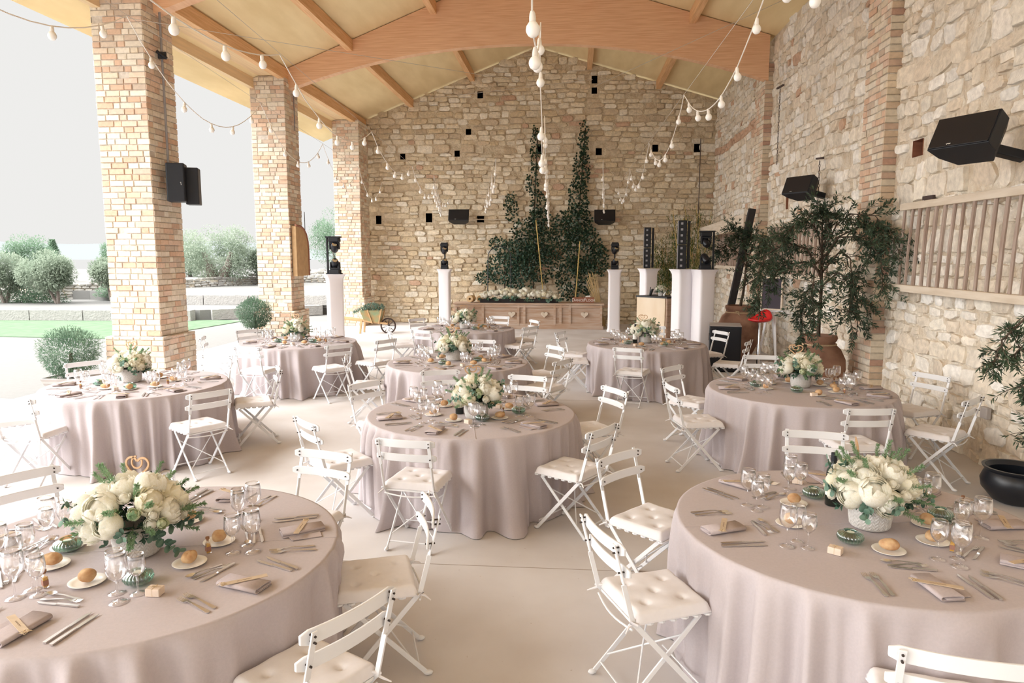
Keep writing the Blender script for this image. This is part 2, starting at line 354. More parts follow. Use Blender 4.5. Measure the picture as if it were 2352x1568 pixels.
for hx, hz, hw, hh in HOLES:
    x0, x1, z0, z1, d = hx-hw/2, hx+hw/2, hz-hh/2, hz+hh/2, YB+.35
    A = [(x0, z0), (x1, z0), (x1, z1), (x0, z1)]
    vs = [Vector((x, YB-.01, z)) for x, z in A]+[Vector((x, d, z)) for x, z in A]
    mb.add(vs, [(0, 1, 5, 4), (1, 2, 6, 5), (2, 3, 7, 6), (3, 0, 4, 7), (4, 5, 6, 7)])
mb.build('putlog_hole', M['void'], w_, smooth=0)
mb = MB()
stone_field(mb, WX0, WX1, 0, back_top, lambda u, z, d: Vector((u, YB-d, z)), (.09, .20), (.22, .56), HOLES, prot=.05, red=.035)
mb.build('rubble_stone', M['stone'], w_, smooth=28, tint=True)
# --- right wall
RW0, RW1 = -3.5, YB
mb = MB(); zr = roof_z(XR)
RH = [(9.30, 3.46, .26, .2), (14.6, 3.2, .12, .3)]
us = sorted({RW0, RW1} | {h[0]-h[2]/2 for h in RH} | {h[0]+h[2]/2 for h in RH})
for a, b in zip(us, us[1:]):
    cuts = sorted([0, zr+.1] + [c for h in RH if h[0]-h[2]/2 <= a+1e-6 and h[0]+h[2]/2 >= b-1e-6 for c in (h[1]-h[3]/2, h[1]+h[3]/2)])
    for i in range(0, len(cuts), 2):
        z0, z1 = cuts[i], cuts[i+1]; mb.add([Vector(q) for q in ((XR, b, z0), (XR, a, z0), (XR, a, z1), (XR, b, z1))], [(0, 1, 2, 3)])
w_ = struct(mb.build('wall_right', M['render'], smooth=0)); WALLR = w_
mb = MB()
for hy, hz, hw, hh in RH:
    y0, y1, z0, z1, d = hy-hw/2, hy+hw/2, hz-hh/2, hz+hh/2, XR+.3
    A = [(y0, z0), (y1, z0), (y1, z1), (y0, z1)]
    vs = [Vector((XR-.01, y, z)) for y, z in A]+[Vector((d, y, z)) for y, z in A]
    mb.add(vs, [(1, 0, 4, 5), (2, 1, 5, 6), (3, 2, 6, 7), (0, 3, 7, 4), (4, 7, 6, 5)])
mb.build('wall_recess', M['sign_wood'], w_, smooth=0)
mb = MB()
stone_field(mb, RW0, 9.9, 0, lambda u: zr, lambda u, z, d: Vector((XR-d, u, z)), (.10, .24), (.18, .42), RH, pal=PALE, prot=.04, red=.012, rag=.2)
stone_field(mb, 10.6, 16.0, 0, lambda u: zr, lambda u, z, d: Vector((XR-d, u, z)), (.10, .24), (.18, .42), RH, pal=PALE, prot=.04, red=.03, rag=.2)
stone_field(mb, 16.7, 22.0, 0, lambda u: zr, lambda u, z, d: Vector((XR-d, u, z)), (.10, .22), (.18, .42), RH, pal=PALE, prot=.04, red=.03, rag=.2)
mb.build('rubble_stone', M['stone'], w_, smooth=28, tint=True)
# --- brick work
BR = [hexc(226, 214, 196), hexc(218, 204, 182), hexc(230, 220, 204), hexc(222, 203, 182), hexc(216, 186, 162), hexc(222, 196, 176), hexc(228, 217, 200), hexc(204, 186, 168), hexc(210, 178, 154)]
BRED = [hexc(196, 170, 150), hexc(208, 186, 160), hexc(184, 150, 132), hexc(214, 198, 174), hexc(202, 180, 156), hexc(212, 200, 180)]
def brick_face(mb, org, du, dn, width, z0, z1, pal=BR, ch=.09):
    """courses of bricks on a vertical face: org corner, du unit along, dn outward normal"""
    org, du, dn = Vector(org), Vector(du), Vector(dn); z = z0; row = 0
    while z < z1-.03:
        h = min(ch, z1-z); u = 0; k = row % 3
        seq = [(.24, .12), (.12, .24), (.17, .24)][k]; i = 0
        while u < width-.005:
            l = seq[i % 2]*rnd(.88, 1.12)
            if i == 0 and random.random() < .4: l = .12
            if u+l > width-.07: l = width-u
            pr = rnd(.006, .018); g = .005; mb.cur = shade(random.choice(pal), .07)[:3]
            if random.random() < .012: u += l; i += 1; continue
            q = lambda a, b, d: org+du*(u+a)+Vector((0, 0, z+b))+dn*d
            a0, a1, b0, b1 = g, l-g, g*.8, h-g*.8; e = .006; jz = rnd(-.003, .003)
            if u < .001: a0 = -.006
            if u+l > width-.001: a1 = l+.006
            mb.add([q(a0, b0+jz, 0), q(a1, b0+jz, 0), q(a1, b1+jz, 0), q(a0, b1+jz, 0), q(a0+e, b0+e+jz, pr), q(a1-e, b0+e+jz, pr), q(a1-e, b1-e+jz, pr), q(a0+e, b1-e+jz, pr)],
                   [(4, 5, 6, 7), (0, 1, 5, 4), (1, 2, 6, 5), (2, 3, 7, 6), (3, 0, 4, 7)])
            u += l; i += 1
        z += h; row += 1
def pillar(x1, y0, w, d, top, plinth, label, sides='FRL'):
    x0, y1 = x1-w, y0+d
    root = empty('brick_pillar', ((x0+x1)/2, (y0+y1)/2, 0), label=label, cat='pillar', group=None)
    loc = Vector(((x0+x1)/2, (y0+y1)/2, 0)); mb = MB(); mj = MB()
    for a, b, e in ((0, plinth, .075), (plinth, top, 0)):
        X0, X1, Y0, Y1 = x0-e, x1+e, y0-e, y1+e
        mj.box(((X0+X1)/2-loc.x, (Y0+Y1)/2-loc.y, (a+b)/2), (X1-X0-.006, Y1-Y0-.006, b-a))
        brick_face(mb, (X0-loc.x, Y0-loc.y, 0), (1, 0, 0), (0, -1, 0), X1-X0, a, b)
        brick_face(mb, (X1-loc.x, Y0-loc.y, 0), (0, 1, 0), (1, 0, 0), Y1-Y0, a, b)
        brick_face(mb, (X0-loc.x, Y1-loc.y, 0), (0, -1, 0), (-1, 0, 0), Y1-Y0, a, b)
        brick_face(mb, (X1-loc.x, Y1-loc.y, 0), (-1, 0, 0), (0, 1, 0), X1-X0, a, b)
    mj.build('mortar_core', M['joint'], root, smooth=0); mb.build('brickwork', M['brick'], root, smooth=0, tint=True)
    return root
pillar(XL-.05, 10.55, .8, .78, 6.1, .86, 'broad brick pillar nearest the camera, with the black speaker on its inner face')
pillar(XL, 15.7, .78, .74, 6.1, .86, 'brick pillar in the middle of the row, with the arched wooden panel on its side')
pillar(XL+.1, 20.85, .78, .9, 6.1, .86, 'furthest brick pillar, joined to the back stone wall beside the wheelbarrow')
for i, (y0, lab) in enumerate(((9.9, 'shallow brick pier on the right stone wall behind the large olive jar'), (16.0, 'shallow brick pier on the right stone wall carrying the end of the arched beam'))):
    root = WALLR; loc = Vector((0, 0, 0))
    mj = MB(); mj.box((XR-.085, y0+.35, zr/2-.1), (.155, .69, zr-.2)); mj.build('pier_core', M['render'], root, smooth=0)
    mb = MB(); ztop = zr-.25 if i == 0 else 6.3
    brick_face(mb, (XR-.17-loc.x, y0-loc.y, 0), (1, 0, 0), (0, -1, 0), .17, 0, ztop, BRED)
    brick_face(mb, (XR-.17-loc.x, y0+.7-loc.y, 0), (0, -1, 0), (-1, 0, 0), .7, 0, ztop, BR)
    mb.build('brick_pier', M['brick'], root, smooth=0, tint=True)
# --- roof: boards, purlins, arched glulam beams, plates and eaves
RY0, RY1 = -9.0, YB+.5
mb = MB(); T = .14
P = [(XL-1.55, roof_z(XL-1.55)), (RIDGE, ZR), (XR+.7, roof_z(XR+.7))]
mb.prism([P[0], P[1], P[2], (P[2][0], P[2][1]+T), (P[1][0], P[1][1]+T), (P[0][0], P[0][1]+T)], 'y', RY0, RY1)
struct(mb.build('ceiling', M['board'], smooth=0))
def beam(name, poly_or, m, label, cat, **k):
    pass
for i, x in enumerate((-5.0, -3.1, RIDGE, .45, 2.5)):
    nm = ['purlin near the left pillars, lowest on the left slope', 'purlin halfway up the left slope of the roof', 'ridge purlin at the top of the roof', 'purlin just right of the ridge', 'purlin low on the right slope, nearest the stone wall'][i]
    z = roof_z(x); mb = MB(); mb.box((0, 0, -.11), (.14, RY1-RY0-.2, .24))
    o = mb.build('roof_purlin', M['rafter'], smooth=0, loc=(x, (RY0+RY1)/2, z-.01)); tag(o, 'long sawn timber '+nm, 'roof beam')
def arch(y, label):
    xl, xr = XL-.3, XR-.12; n = 40; w = .2; bot = []; top = []
    for i in range(n+1):
        x = xl+(xr-xl)*i/n; t = (x-xl)/(xr-xl)*2-1
        zb = 5.76+(.92)*(1-abs(t)**2.1)+.08*(t+1)/2
        zt = roof_z(x)-.06 - .10*max(0, 1-abs((x-RIDGE)/1.1)**1.5)
        bot.append((x, zb)); top.append((x, max(zt+.04, zb+.34)))
    # flat ends and straight upper chords like a curved glulam tie
    mb = MB(); vs = []
    for yy in (y-w/2, y+w/2): vs += [Vector((a, yy, b)) for a, b in bot]+[Vector((a, yy, b)) for a, b in top]
    m = n+1; fs = []
    for i in range(n):
        fs += [(i, i+1, m+i+1, m+i), (2*m+i+1, 2*m+i, 3*m+i, 3*m+i+1), (i+1, i, 2*m+i, 2*m+i+1), (m+i, m+i+1, 3*m+i+1, 3*m+i)]
    fs += [(0, m, 3*m, 2*m), (n, 2*m+n, 3*m+n, m+n)]
    mb.add(vs, fs); o = mb.build('arched_beam', M['timber'], smooth=30); tag(o, label, 'beam'); return o
arch(16.05, 'wide curved glued timber beam spanning the hall from the middle pillar to the right wall')
arch(10.95, 'curved timber beam over the nearest pillar, only its left end in view')
mb = MB(); mb.bar((XL-.06, RY0, 6.17), (XL-.06, RY1, 6.17), .14, .26); tag(mb.build('wall_plate', M['rafter'], smooth=0), 'timber plate running along the inner top edge of the brick pillars', 'beam')
mb = MB(); mb.bar((XL-.75, RY0, 5.98), (XL-.75, RY1, 5.98), .12, .26); tag(mb.build('eaves_beam', M['white_wood'], smooth=0), 'pale timber beam along the outer top edge of the brick pillars', 'beam')
mb = MB(); mb.box((XL-.4, (RY0+RY1)/2, 6.13), (.6, RY1-RY0, .03)); struct(mb.build('trim_1', M['white_wood'], smooth=0))
# timber strut braces rising from the arch
# the part of the hall behind the camera: the stone wall going on
mb = MB(); mb.add([Vector(q) for q in ((XR, -3.5, 0), (XR, -9, 0), (XR, -9, zr+.1), (XR, -3.5, zr+.1))], [(0, 1, 2, 3)]); mb.build('plain_section', M['render'], WALLR, smooth=0)
# --- ground
mb = MB(); mb.grid(lambda u, v: (XL-1.9+(XR+.3-XL+1.9)*u, -9+(YB+9)*v, 0), 40, 60); struct(mb.build('floor', M['floor'], smooth=0))
mb = MB()
for y in (4.62, 10.3): mb.box((-1, y, .0006), (11, .006, .001))
struct(mb.build('trim_2', mat('slab_joint', hexc(150, 138, 126), .9), smooth=0))
mb = MB(); mb.box((-25, 25, -.35), (140, 140, .6)); struct(mb.build('ground', M['gravel'], smooth=0))
mb = MB()
pl = [(-34, 18.4), (-24, 17.9), (-15, 17.5), (-12, 17.3), (-11.2, 19), (-10.9, 22.3), (-11.5, 22.6), (-34, 21.7)]
mb.prism(pl, 'z', -.05, -.03); tag(mb.build('lawn', M['lawn'], smooth=0), 'strip of pale green lawn beyond the pillars in front of the low stone kerb', 'lawn')
def terrace(name, poly, z0, z1, m): mb = MB(); mb.prism(poly, 'z', z0, z1); return struct(mb.build(name, m, smooth=0))
terrace('terrace', [(-60, 22.1), (-12.5, 22.6), (-9, 25.5), (-9, 60), (-60, 60)], -.1, .3, M['gravel'])
terrace('upper_terrace', [(-20, 27.6), (-14.8, 25.2), (-2, 25.2), (-2, 70), (-60, 70), (-60, 29)], .2, .66, M['gravel'])
def kerb_run(a, b, z0, h, d, n, label):
    a, b = Vector(a), Vector(b); L = (b-a).length; dr = (b-a).normalized(); nn = Vector((-dr.y, dr.x, 0)); root = empty('stone_kerb', a, label=label, cat='kerb')
    for i in range(n):
        p0 = dr*(L*i/n+.015); p1 = dr*(L*(i+1)/n-.015); mb = MB()
        def fn(u, v, p0=p0, p1=p1):
            q = p0.lerp(p1, u); A = 2*pi*v-pi*.75; s = max(abs(cos(A)), abs(sin(A))); x, z = cos(A)/s, sin(A)/s
            return q+nn*(x*d/2*(1-.03*random.random()))+Vector((0, 0, z0+h/2+z*h/2*(1-.06*random.random())))
        mb.grid(fn, 8, 8); e = [p0, p1]
        for k, q in enumerate(e):
            vs = [q+nn*(x*d/2*.97)+Vector((0, 0, z0+h/2+z*h/2*.95)) for x, z in ((-1, -1), (1, -1), (1, 1), (-1, 1))]; mb.add(vs, [(0, 1, 2, 3)])
        mb.build('stone_block', M['kerb'], root, smooth=40)
    return root
kerb_run((-31, 21.55, 0), (-12.6, 22.35, 0), -.04, .36, .35, 10, 'low kerb of rough pale stone blocks behind the lawn, left of the first pillar')
kerb_run((-12.2, 22.75, 0), (-9.2, 25.1, 0), -.04, .36, .35, 3, 'low kerb of pale stone blocks turning back beside the lawn, right of the first pillar')
kerb_run((-15.4, 25.1, 0), (-5, 25.4, 0), .3, .36, .35, 6, 'upper kerb of smooth pale stone blocks below the big olive tree')
# ================================================================ tables, chairs, tableware
random.seed(21)
TOP = .752
TABLES = {   # centre, words, places (angle seen from the table centre, word), vase offset, cloth seed
 'T1': ((-2.05, 3.05), 'near left table', [(20, 'right'), (-26, 'front right'), (-92, 'front'), (-138, 'front left'), (-178, 'left'), (145, 'back left'), (82, 'back')], 1),
 'T2': ((1.50, 3.68), 'near right table', [(-168, 'left'), (-87, 'front'), (-42, 'front right'), (0, 'right'), (42, 'back right'), (84, 'back'), (131, 'back left')], 2),
 'T3': ((-.885, 6.10), 'centre table', [(-155, 'left'), (-104, 'front'), (-40, 'front right'), (27, 'right'), (72, 'back right'), (110, 'back'), (146, 'back left')], 3),
 'T4': ((-4.73, 7.18), 'left table by nearest pillar', [(-165, 'left'), (-112, 'front left'), (-66, 'front'), (-28, 'front right'), (30, 'right'), (86, 'back'), (134, 'back left')], 4),
 'T5': ((-4.42, 10.95), 'table by middle pillar', [(-160, 'left'), (-100, 'front'), (-50, 'front right'), (0, 'right'), (50, 'back right'), (100, 'back'), (148, 'back left')], 5),
 'T6': ((-1.49, 9.03), 'table behind centre table', [(-165, 'left'), (-98, 'front'), (-45, 'front right'), (-5, 'right'), (40, 'back right'), (88, 'back'), (138, 'back left')], 6),
 'T7': ((-2.02, 13.25), 'rear table by wooden counter', [(-156, 'left'), (-104, 'front'), (-40, 'front right'), (10, 'right'), (55, 'back right'), (100, 'back'), (146, 'back left')], 7),
 'T8': ((1.18, 11.2), 'rear right table', [(-168, 'left'), (-106, 'front'), (-50, 'front right'), (-6, 'right'), (40, 'back right'), (88, 'back'), (140, 'back left')], 8),
 'T9': ((2.39, 7.48), 'right table by olive jar', [(-176, 'left'), (-72, 'front'), (-30, 'front right'), (5, 'right'), (38, 'back right'), (88, 'back'), (134, 'back left')], 9),
}
RAD = .92
# table, angle round it, seat distance, turn away from facing the table (degrees), words
CH_ = [
 ('T1', 19, 1.10, 0, 'tufted cushion half under the cloth on the right of the near left table'),
 ('T1', -27, 1.12, -3, 'seen from behind at the bottom edge, front right of the near left table'),
 ('T1', 149, 1.17, 0, 'cut by the left edge, behind the glasses of the near left table'),
 ('T1', 73, 1.14, 0, 'seen from behind its slats at the back of the near left table'),
 ('T2', -163, 1.13, 5, 'big tufted cushion, front left of the near right table'),
 ('T2', 146, 1.17, -8, 'behind the largest foreground chair, back left of the near right table'),
 ('T2', 79, 1.30, 0, 'at the back of the near right table, slats above the flowers'),
 ('T2', -97, 1.15, -6, 'only its top slat showing at the bottom right corner'),
 ('T3', -103, 1.09, 4, 'back to the camera with tufted cushion, front of the centre table'),
 ('T3', -39, 1.14, 6, 'front right of the centre table, cream cushion turned to the cloth'),
 ('T3', 28, 1.20, 2, 'right of the centre table with slats tilted to the right'),
 ('T3', 73, 1.14, 0, 'behind the glasses at the back right of the centre table'),
 ('T3', 110, 1.45, 0, 'just behind the bouquet of the centre table, slats left of it'),
 ('T3', 146, 1.18, 0, 'back left of the centre table, seen through its own slats'),
 ('T3', -147, 1.18, 10, 'side-on, left of the centre table with its cushion against the cloth'),
 ('T4', -108, 1.10, 18, 'left of the front of the left table, side-on with crossed legs'),
 ('T4', -33, 1.26, -3, 'front right of the left table, back to the camera'),
 ('T4', 22, 1.18, 6, 'right of the left table, seen side-on with crossed legs'),
 ('T4', -146, 1.15, 10, 'cut by the left edge beside the left table'),
 ('T4', 146, 1.17, 0, 'behind the left table in front of the bushy shrub'),
 ('T4', 86, 1.25, 0, 'pale and overexposed at the back right of the left table'),
 ('T5', -168, 1.18, 8, 'side-on, left of the table by the middle pillar'),
 ('T5', -96, 1.17, -3, 'back to the camera, front left of the table by the middle pillar'),
 ('T5', -47, 1.24, 4, 'back to the camera, front right of the table by the middle pillar'),
 ('T5', -12, 1.35, -18, 'right of the table by the middle pillar, turned to the left'),
 ('T5', 148, 1.15, 0, 'behind the table by the middle pillar, in front of the grey planter'),
 ('T6', -168, 1.15, 0, 'small slats seen side-on, left of the table behind the centre table'),
 ('T6', -12, 1.16, -18, 'right of the table behind the centre table'),
 ('T6', 36, 1.28, 0, 'back right of the table behind the centre table'),
 ('T6', 86, 1.30, 0, 'behind the far side of the table behind the centre table'),
 ('T7', -22, 1.12, -14, 'front right of the rear table by the wooden counter'),
 ('T7', 28, 1.16, 0, 'small, tilted away at the right of the rear table'),
 ('T7', 72, 1.32, 0, 'behind the rear table, against the hearts of the counter'),
 ('T7', -113, 1.18, 0, 'pale, back to the camera in front of the rear table'),
 ('T7', -156, 1.2, 0, 'side-on, left of the rear table near the wheelbarrow'),
 ('T7', 143, 1.15, 0, 'behind the rear table, in front of the white column'),
 ('T8', -105, 1.12, -6, 'back to the camera with tufted cushion, front of the rear right table'),
 ('T8', -174, 1.12, -4, 'side-on with cushion to the cloth, left of the rear right table'),
 ('T8', 152, 1.25, 8, 'half hidden behind another chair, back left of the rear right table'),
 ('T8', 38, 1.40, -14, 'in front of the black subwoofer, right of the rear right table'),
 ('T8', -12, 1.26, -12, 'cream cushion side-on, between the rear right table and the right one'),
 ('T8', 80, 1.5, 0, 'behind the glasses at the back of the rear right table'),
 ('T9', 150, 1.15, -10, 'back left of the right table by the olive jar'),
 ('T9', -161, 1.17, -8, 'white cushion and crossed legs, front left of the right table'),
 ('T9', -84, 1.12, 0, 'back to the camera, front of the right table by the olive jar'),
 ('T9', 14, 1.32, 12, 'against the stone wall, right of the right table'),
 ('T9', -32, 1.25, -14, 'side-on before the stone wall, front right of the right table'),
 ('T9', 88, 1.5, 0, 'pale slat just behind the right table, left of its bouquet'),
]

def cloth(key):
    c, words, places, seed = TABLES[key]; rs = random.Random(seed*11)
    n = rs.choice([23, 25, 27]); ph = [rs.uniform(0, 6.28) for _ in range(5)]
    def fold(a):
        w_ = a+.10*sin(3*a+ph[0])+.07*sin(5*a+ph[1])
        k = .5+.5*cos(n*w_+ph[2]); k = k**1.5*.72+.28*(.5+.5*cos(n*1.83*w_+ph[4]))**1.5; am = .62+.38*sin(2*a+ph[3])*sin(3*a+ph[4])
        return (k**1.15)*am
    press = [(R(a), r) for t_, a, r, tn, ww in CH_ if t_ == key]
    def lim(a, r, t):
        for pa, pr in press:
            d = abs((a-pa+pi) % (2*pi)-pi); w0, w1 = R(15), R(21)
            if d < w1:
                top_ = max(.93, pr-.20); k = 1 if d < w0 else 1-((d-w0)/(w1-w0))**2*(3-2*(d-w0)/(w1-w0))
                if r > top_: r = r+(top_-r)*k
        return r
    mb = MB(); N_ = 420; vs = []; rings = []
    def P(r, z, a): return Vector((r*cos(a), r*sin(a), z))
    prof = [(0, 'c'), (.25, 't'), (.5, 't'), (.75, 't'), (.88, 't'), (.955, 't'), (.985, 't')]
    for fr, _ in prof[1:]:
        rings.append([P(RAD*fr, TOP-.002-(.001 if fr > .98 else 0), 2*pi*k/N_) for k in range(N_)])
    hs = [0, .008, .022, .05, .09, .14, .2, .27, .34, .41, .48, .55, .61, .66, .70, .725, .742]
    for h in hs:
        t = h/.742; row = []
        for k in range(N_):
            a = 2*pi*k/N_; f = fold(a)
            amp = (.07*min(1, h/.10)+.25*t)
            r = RAD + .012*min(1, h/.03) + amp*(f-.30) + .05*t + .012*t*sin(7*a+9*t+ph[1])
            if t > .9: r += (t-.9)*.5*(.5+.5*sin(n*.5*a+ph[0]))
            r = r+(lim(a, r, t)-r)*min(1, max(0, (t-.03)/.2))
            row.append(P(max(r, .86), TOP-.004-h, a+.03*t*sin(4*a+ph[2])))
        rings.append(row)
    allv = [Vector((0, 0, TOP-.002))]
    for rr in rings: allv += rr
    fs = [(0, 1+k, 1+(k+1) % N_) for k in range(N_)]
    for i in range(len(rings)-1):
        fs += [(1+i*N_+k, 1+(i+1)*N_+k, 1+(i+1)*N_+(k+1) % N_, 1+i*N_+(k+1) % N_) for k in range(N_)]
    mb.add(allv, fs)
    o = mb.build('tablecloth', M['cloth'], smooth=180, loc=(c[0], c[1], 0))
    tag(o, 'floor-length taupe linen cloth draped over the round '+words, 'tablecloth', 'taupe tablecloths')
    a = R({'T1': 14, 'T2': 8, 'T3': 100}.get(key, seed*37 % 180)); mb = MB(); u = Vector((cos(a), sin(a), 0))
    mb.bar(u*-.915+Vector((0, 0, TOP-.0012)), u*.915+Vector((0, 0, TOP-.0012)), .004, .0025)
    mb.build('fold_crease', M['cloth'], o, smooth=0)
for k in TABLES: cloth(k)
# ---------------------------------------------------------------- bistro chair
def make_chair():
    root = empty('folding_chair', label='-', cat='chair')
    W = M['white_paint']
    for s in (-1, 1):
        mb = MB(); x = .192*s
        P0, P1, P2, P3 = Vector((x, -.315, .855)), Vector((x, -.262, .655)), Vector((x, -.21, .455)), Vector((x*.98, .185, .012))
        mb.bar(P0, P1, .026, .008, up=(0, 1, 0))
        mb.bar(P1, P2, .010, .024, up=(0, 1, 0)); mb.bar(P2+Vector((0, -.002, .01)), P3, .009, .026, up=(0, 1, .4))
        leg = mb.build('leg', W, root, smooth=0, bevel=.002)
        mb = MB(); mb.sphere((x*.98, .19, .014), .016, 8, 6, (1, 1.6, .85)); mb.build('foot_cap', W, leg)
        mb = MB(); x2 = .168*s
        mb.bar((x2, .16, .435), (x2, -.245, .012), .009, .024, up=(0, 1, .4)); leg = mb.build('leg', W, root, smooth=0, bevel=.002)
        mb = MB(); mb.sphere((x2, -.25, .014), .016, 8, 6, (1, 1.6, .85)); mb.build('foot_cap', W, leg)
    mb = MB()
    for (y, z) in ((.165, .075),): mb.tube([(-.187, y, z), (.187, y, z)], .005, 6)
    mb.build('stretcher', W, root)
    mb = MB(); mb.tube([(-.165, -.205, .058), (.165, -.205, .058)], .005, 6); mb.build('stretcher', W, root)
    mb = MB(); y0, z0, y1, z1 = .07, .345, -.17, .095
    for s in (-1, 1): mb.tube([(.166*s, y0, z0), (.0, (y0+y1)/2+.004*s, (z0+z1)/2), (-.166*s, y1, z1)], .0048, 6)
    mb.build('cross_brace', W, root)
    mb = MB(); mb.tube([(-.19+.38*t, -.212-.02*sin(pi*t), .425-.012*sin(pi*t)) for t in [i/8 for i in range(9)]], .0055, 6); mb.build('seat_rod', W, root)
    for i in range(7):
        y = -.185+.062*i; mb = MB(); wd = .205 if i else .19
        poly = [(-wd+.02, -.021), (wd-.02, -.021), (wd-.006, -.017), (wd, 0), (wd-.006, .017), (wd-.02, .021), (-wd+.02, .021), (-wd+.006, .017), (-wd, 0), (-wd+.006, -.017)]
        mb.prism([(a, b+y) for a, b in poly], 'z', .44, .452)
        mb.build('seat_slat', W, root, smooth=0, bevel=.003)
    for zc, yc, hh in ((.825, -.296, .058), (.715, -.267, .055)):
        mb = MB(); n = 14; f = []; pts = []
        for i in range(n+1):
            x = -.228+.456*i/n; y = yc-.026*(1-(x/.228)**2)+.014; pts.append((x, y))
        rc = .012
        def col(x, y, th):
            e = abs(x)/.228; sh = hh/2 if e < .95 else hh/2-.5*rc*2*((e-.95)/.05)**2
            return [Vector((x, y+th, zc+sh)), Vector((x, y+th, zc-sh)), Vector((x, y, zc-sh)), Vector((x, y, zc+sh))]
        vs = []
        for x, y in pts: vs += col(x, y, .012)
        fs = [(4*i+k, 4*i+(k+1) % 4, 4*i+4+(k+1) % 4, 4*i+4+k) for i in range(n) for k in range(4)]+[(3, 2, 1, 0), (4*n, 4*n+1, 4*n+2, 4*n+3)]
        mb.add(vs, fs); sl_ = mb.build('backrest_slat', W, root, smooth=30, bevel=.003)
        for s in (-1, 1):
            for dz in ((-.012, .012) if zc > .8 else (0,)):
                mb = MB(); mb.tube([(.192*s, yc-.024, zc+dz), (.192*s, yc+.026, zc+dz)], .0045, 7); mb.build('screw', M['screw'], sl_)
    mb = MB()
    def cush(u, v, top):
        x, y = (u-.5)*.41, (v-.5)*.40+.0; e = max(abs(u-.5), abs(v-.5))*2
        rx = min(1, (1-abs(u-.5)*2)/.14); ry = min(1, (1-abs(v-.5)*2)/.14); edge = sqrt(max(0, 1-(1-rx)**2))*sqrt(max(0, 1-(1-ry)**2))
        h = .046*edge
        for bx, by in ((-.1, -.1), (.1, -.1), (0, 0), (-.1, .1), (.1, .1)):
            d = hypot(x-bx, (y-by)); h -= .022*math.exp(-(d/.016)**2)+.009*math.exp(-(d/.045)**2)
        h += .0015*sin(u*17)*sin(v*15)*edge
        return Vector((x*(1-.04*(v-.5)), y, .454+(max(h, .002)+.006 if top else 0)))
    mb.grid(lambda u, v: cush(u, v, True), 40, 40)
    ring = [(0, 0), (1, 0), (1, 1), (0, 1)]
    b = [cush(u, v, True) for u, v in ring]
    n = 40; vs = []
    edge = [(i/n, 0) for i in range(n)]+[(1, i/n) for i in range(n)]+[(1-i/n, 1) for i in range(n)]+[(0, 1-i/n) for i in range(n)]
    for u, v in edge:
        p = cush(u, v, True); q = p.copy(); q.z = .454; vs += [p, q]
    m = len(edge); mb.add(vs, [(2*i, 2*i+1, (2*i+3) % (2*m), (2*i+2) % (2*m)) for i in range(m)])
    cu = mb.build('cushion', M['cushion'], root, smooth=70)
    for s in (-1, 1):
        mb = MB(); mb.tube([(.175*s, -.185, .472), (.20*s, -.225, .468), (.215*s, -.2, .462), (.19*s, -.185, .462), (.2*s, -.235, .45), (.222*s, -.262, .432)], [.007, .008, .008, .007, .006, .003], 6); mb.build('tie_ribbon', M['cushion'], cu)
    return capture(root)
chair0 = make_chair()
for t, a, r, turn, words in CH_:
    c = TABLES[t][0]; A = R(a)
    inst(chair0, (c[0]+r*cos(A), c[1]+r*sin(A), 0), A+pi/2+R(turn), (lambda q: ' '.join(q) if len(q) < 17 else ' '.join(['white', 'chair,']+words.split())[:200])(('white folding chair, '+words).split()), 'white folding bistro chairs')
# ---------------------------------------------------------------- tableware prototypes
ST = M['steel']
def outline(mb, pts, z0, th, bend=None):
    """flat blade from half widths along y: pts = [(y, halfwidth, z)]"""
    vs = []
    for y, hw, z in pts: vs += [Vector((-hw, y, z0+z)), Vector((hw, y, z0+z)), Vector((hw, y, z0+z+th)), Vector((-hw, y, z0+z+th))]
    n = len(pts); fs = [(4*i+k, 4*i+(k+1) % 4, 4*i+4+(k+1) % 4, 4*i+4+k) for i in range(n-1) for k in range(4)]
    fs += [(0, 3, 2, 1), (4*n-4, 4*n-3, 4*n-2, 4*n-1)]; mb.add(vs, [f[::-1] for f in fs])
def fork(s=1.0, nm='dinner_fork'):
    mb = MB(); outline(mb, [(y*s, w_*s, z*s) for y, w_, z in ((-.105, .004, 0), (-.10, .0085, 0), (-.06, .0065, .002), (0, .004, .007), (.035, .0035, .006), (.045, .007, .003), (.055, .0115, .0015), (.068, .0125, .002))], .001, .0028)
    for k in range(4):
        x = (-.0105+.007*k)*s
        mb.tube([(x, .066*s, .0035*s), (x, .085*s, .003*s), (x*.98, .103*s, .0075*s)], [.0021*s, .0019*s, .0011*s], 5)
    return tag(mb.build(nm, ST, smooth=50), '-', 'fork')
def knife(s=1.0, nm='dinner_knife'):
    mb = MB(); outline(mb, [(y*s, w_*s, 0) for y, w_ in ((-.115, .004), (-.113, .0075), (-.06, .0075), (-.005, .0058), (0, .006))], .001, .0062)
    vs = [(0, -.005), (.006, -.009), (.05, -.010), (.09, -.008), (.112, .004), (.09, .0062), (.0, .0052)]
    mb.prism([(b*s, a*s) for a, b in vs][::-1], 'z', .002, .0042)
    return tag(mb.build(nm, ST, smooth=50), '-', 'knife')
def spoon(s=1.0, nm='dessert_spoon'):
    mb = MB(); outline(mb, [(y*s, w_*s, z*s) for y, w_, z in ((-.09, .003, 0), (-.087, .0075, 0), (-.05, .0055, .002), (0, .0035, .007), (.03, .003, .006), (.042, .005, .004))], .001, .0025)
    mb.grid(lambda u, v: (cos(2*pi*u)*.0165*v*s, (.065+sin(2*pi*u)*.025*v)*s, .0015+(.0085*(v*v))*s), 18, 5, cu=True)
    return tag(mb.build(nm, ST, smooth=60), '-', 'spoon')
P_fork, P_knife = fork(), knife()
P_df, P_dk, P_ds = fork(.86, 'dessert_fork'), knife(.88, 'dessert_knife'), spoon(.98)
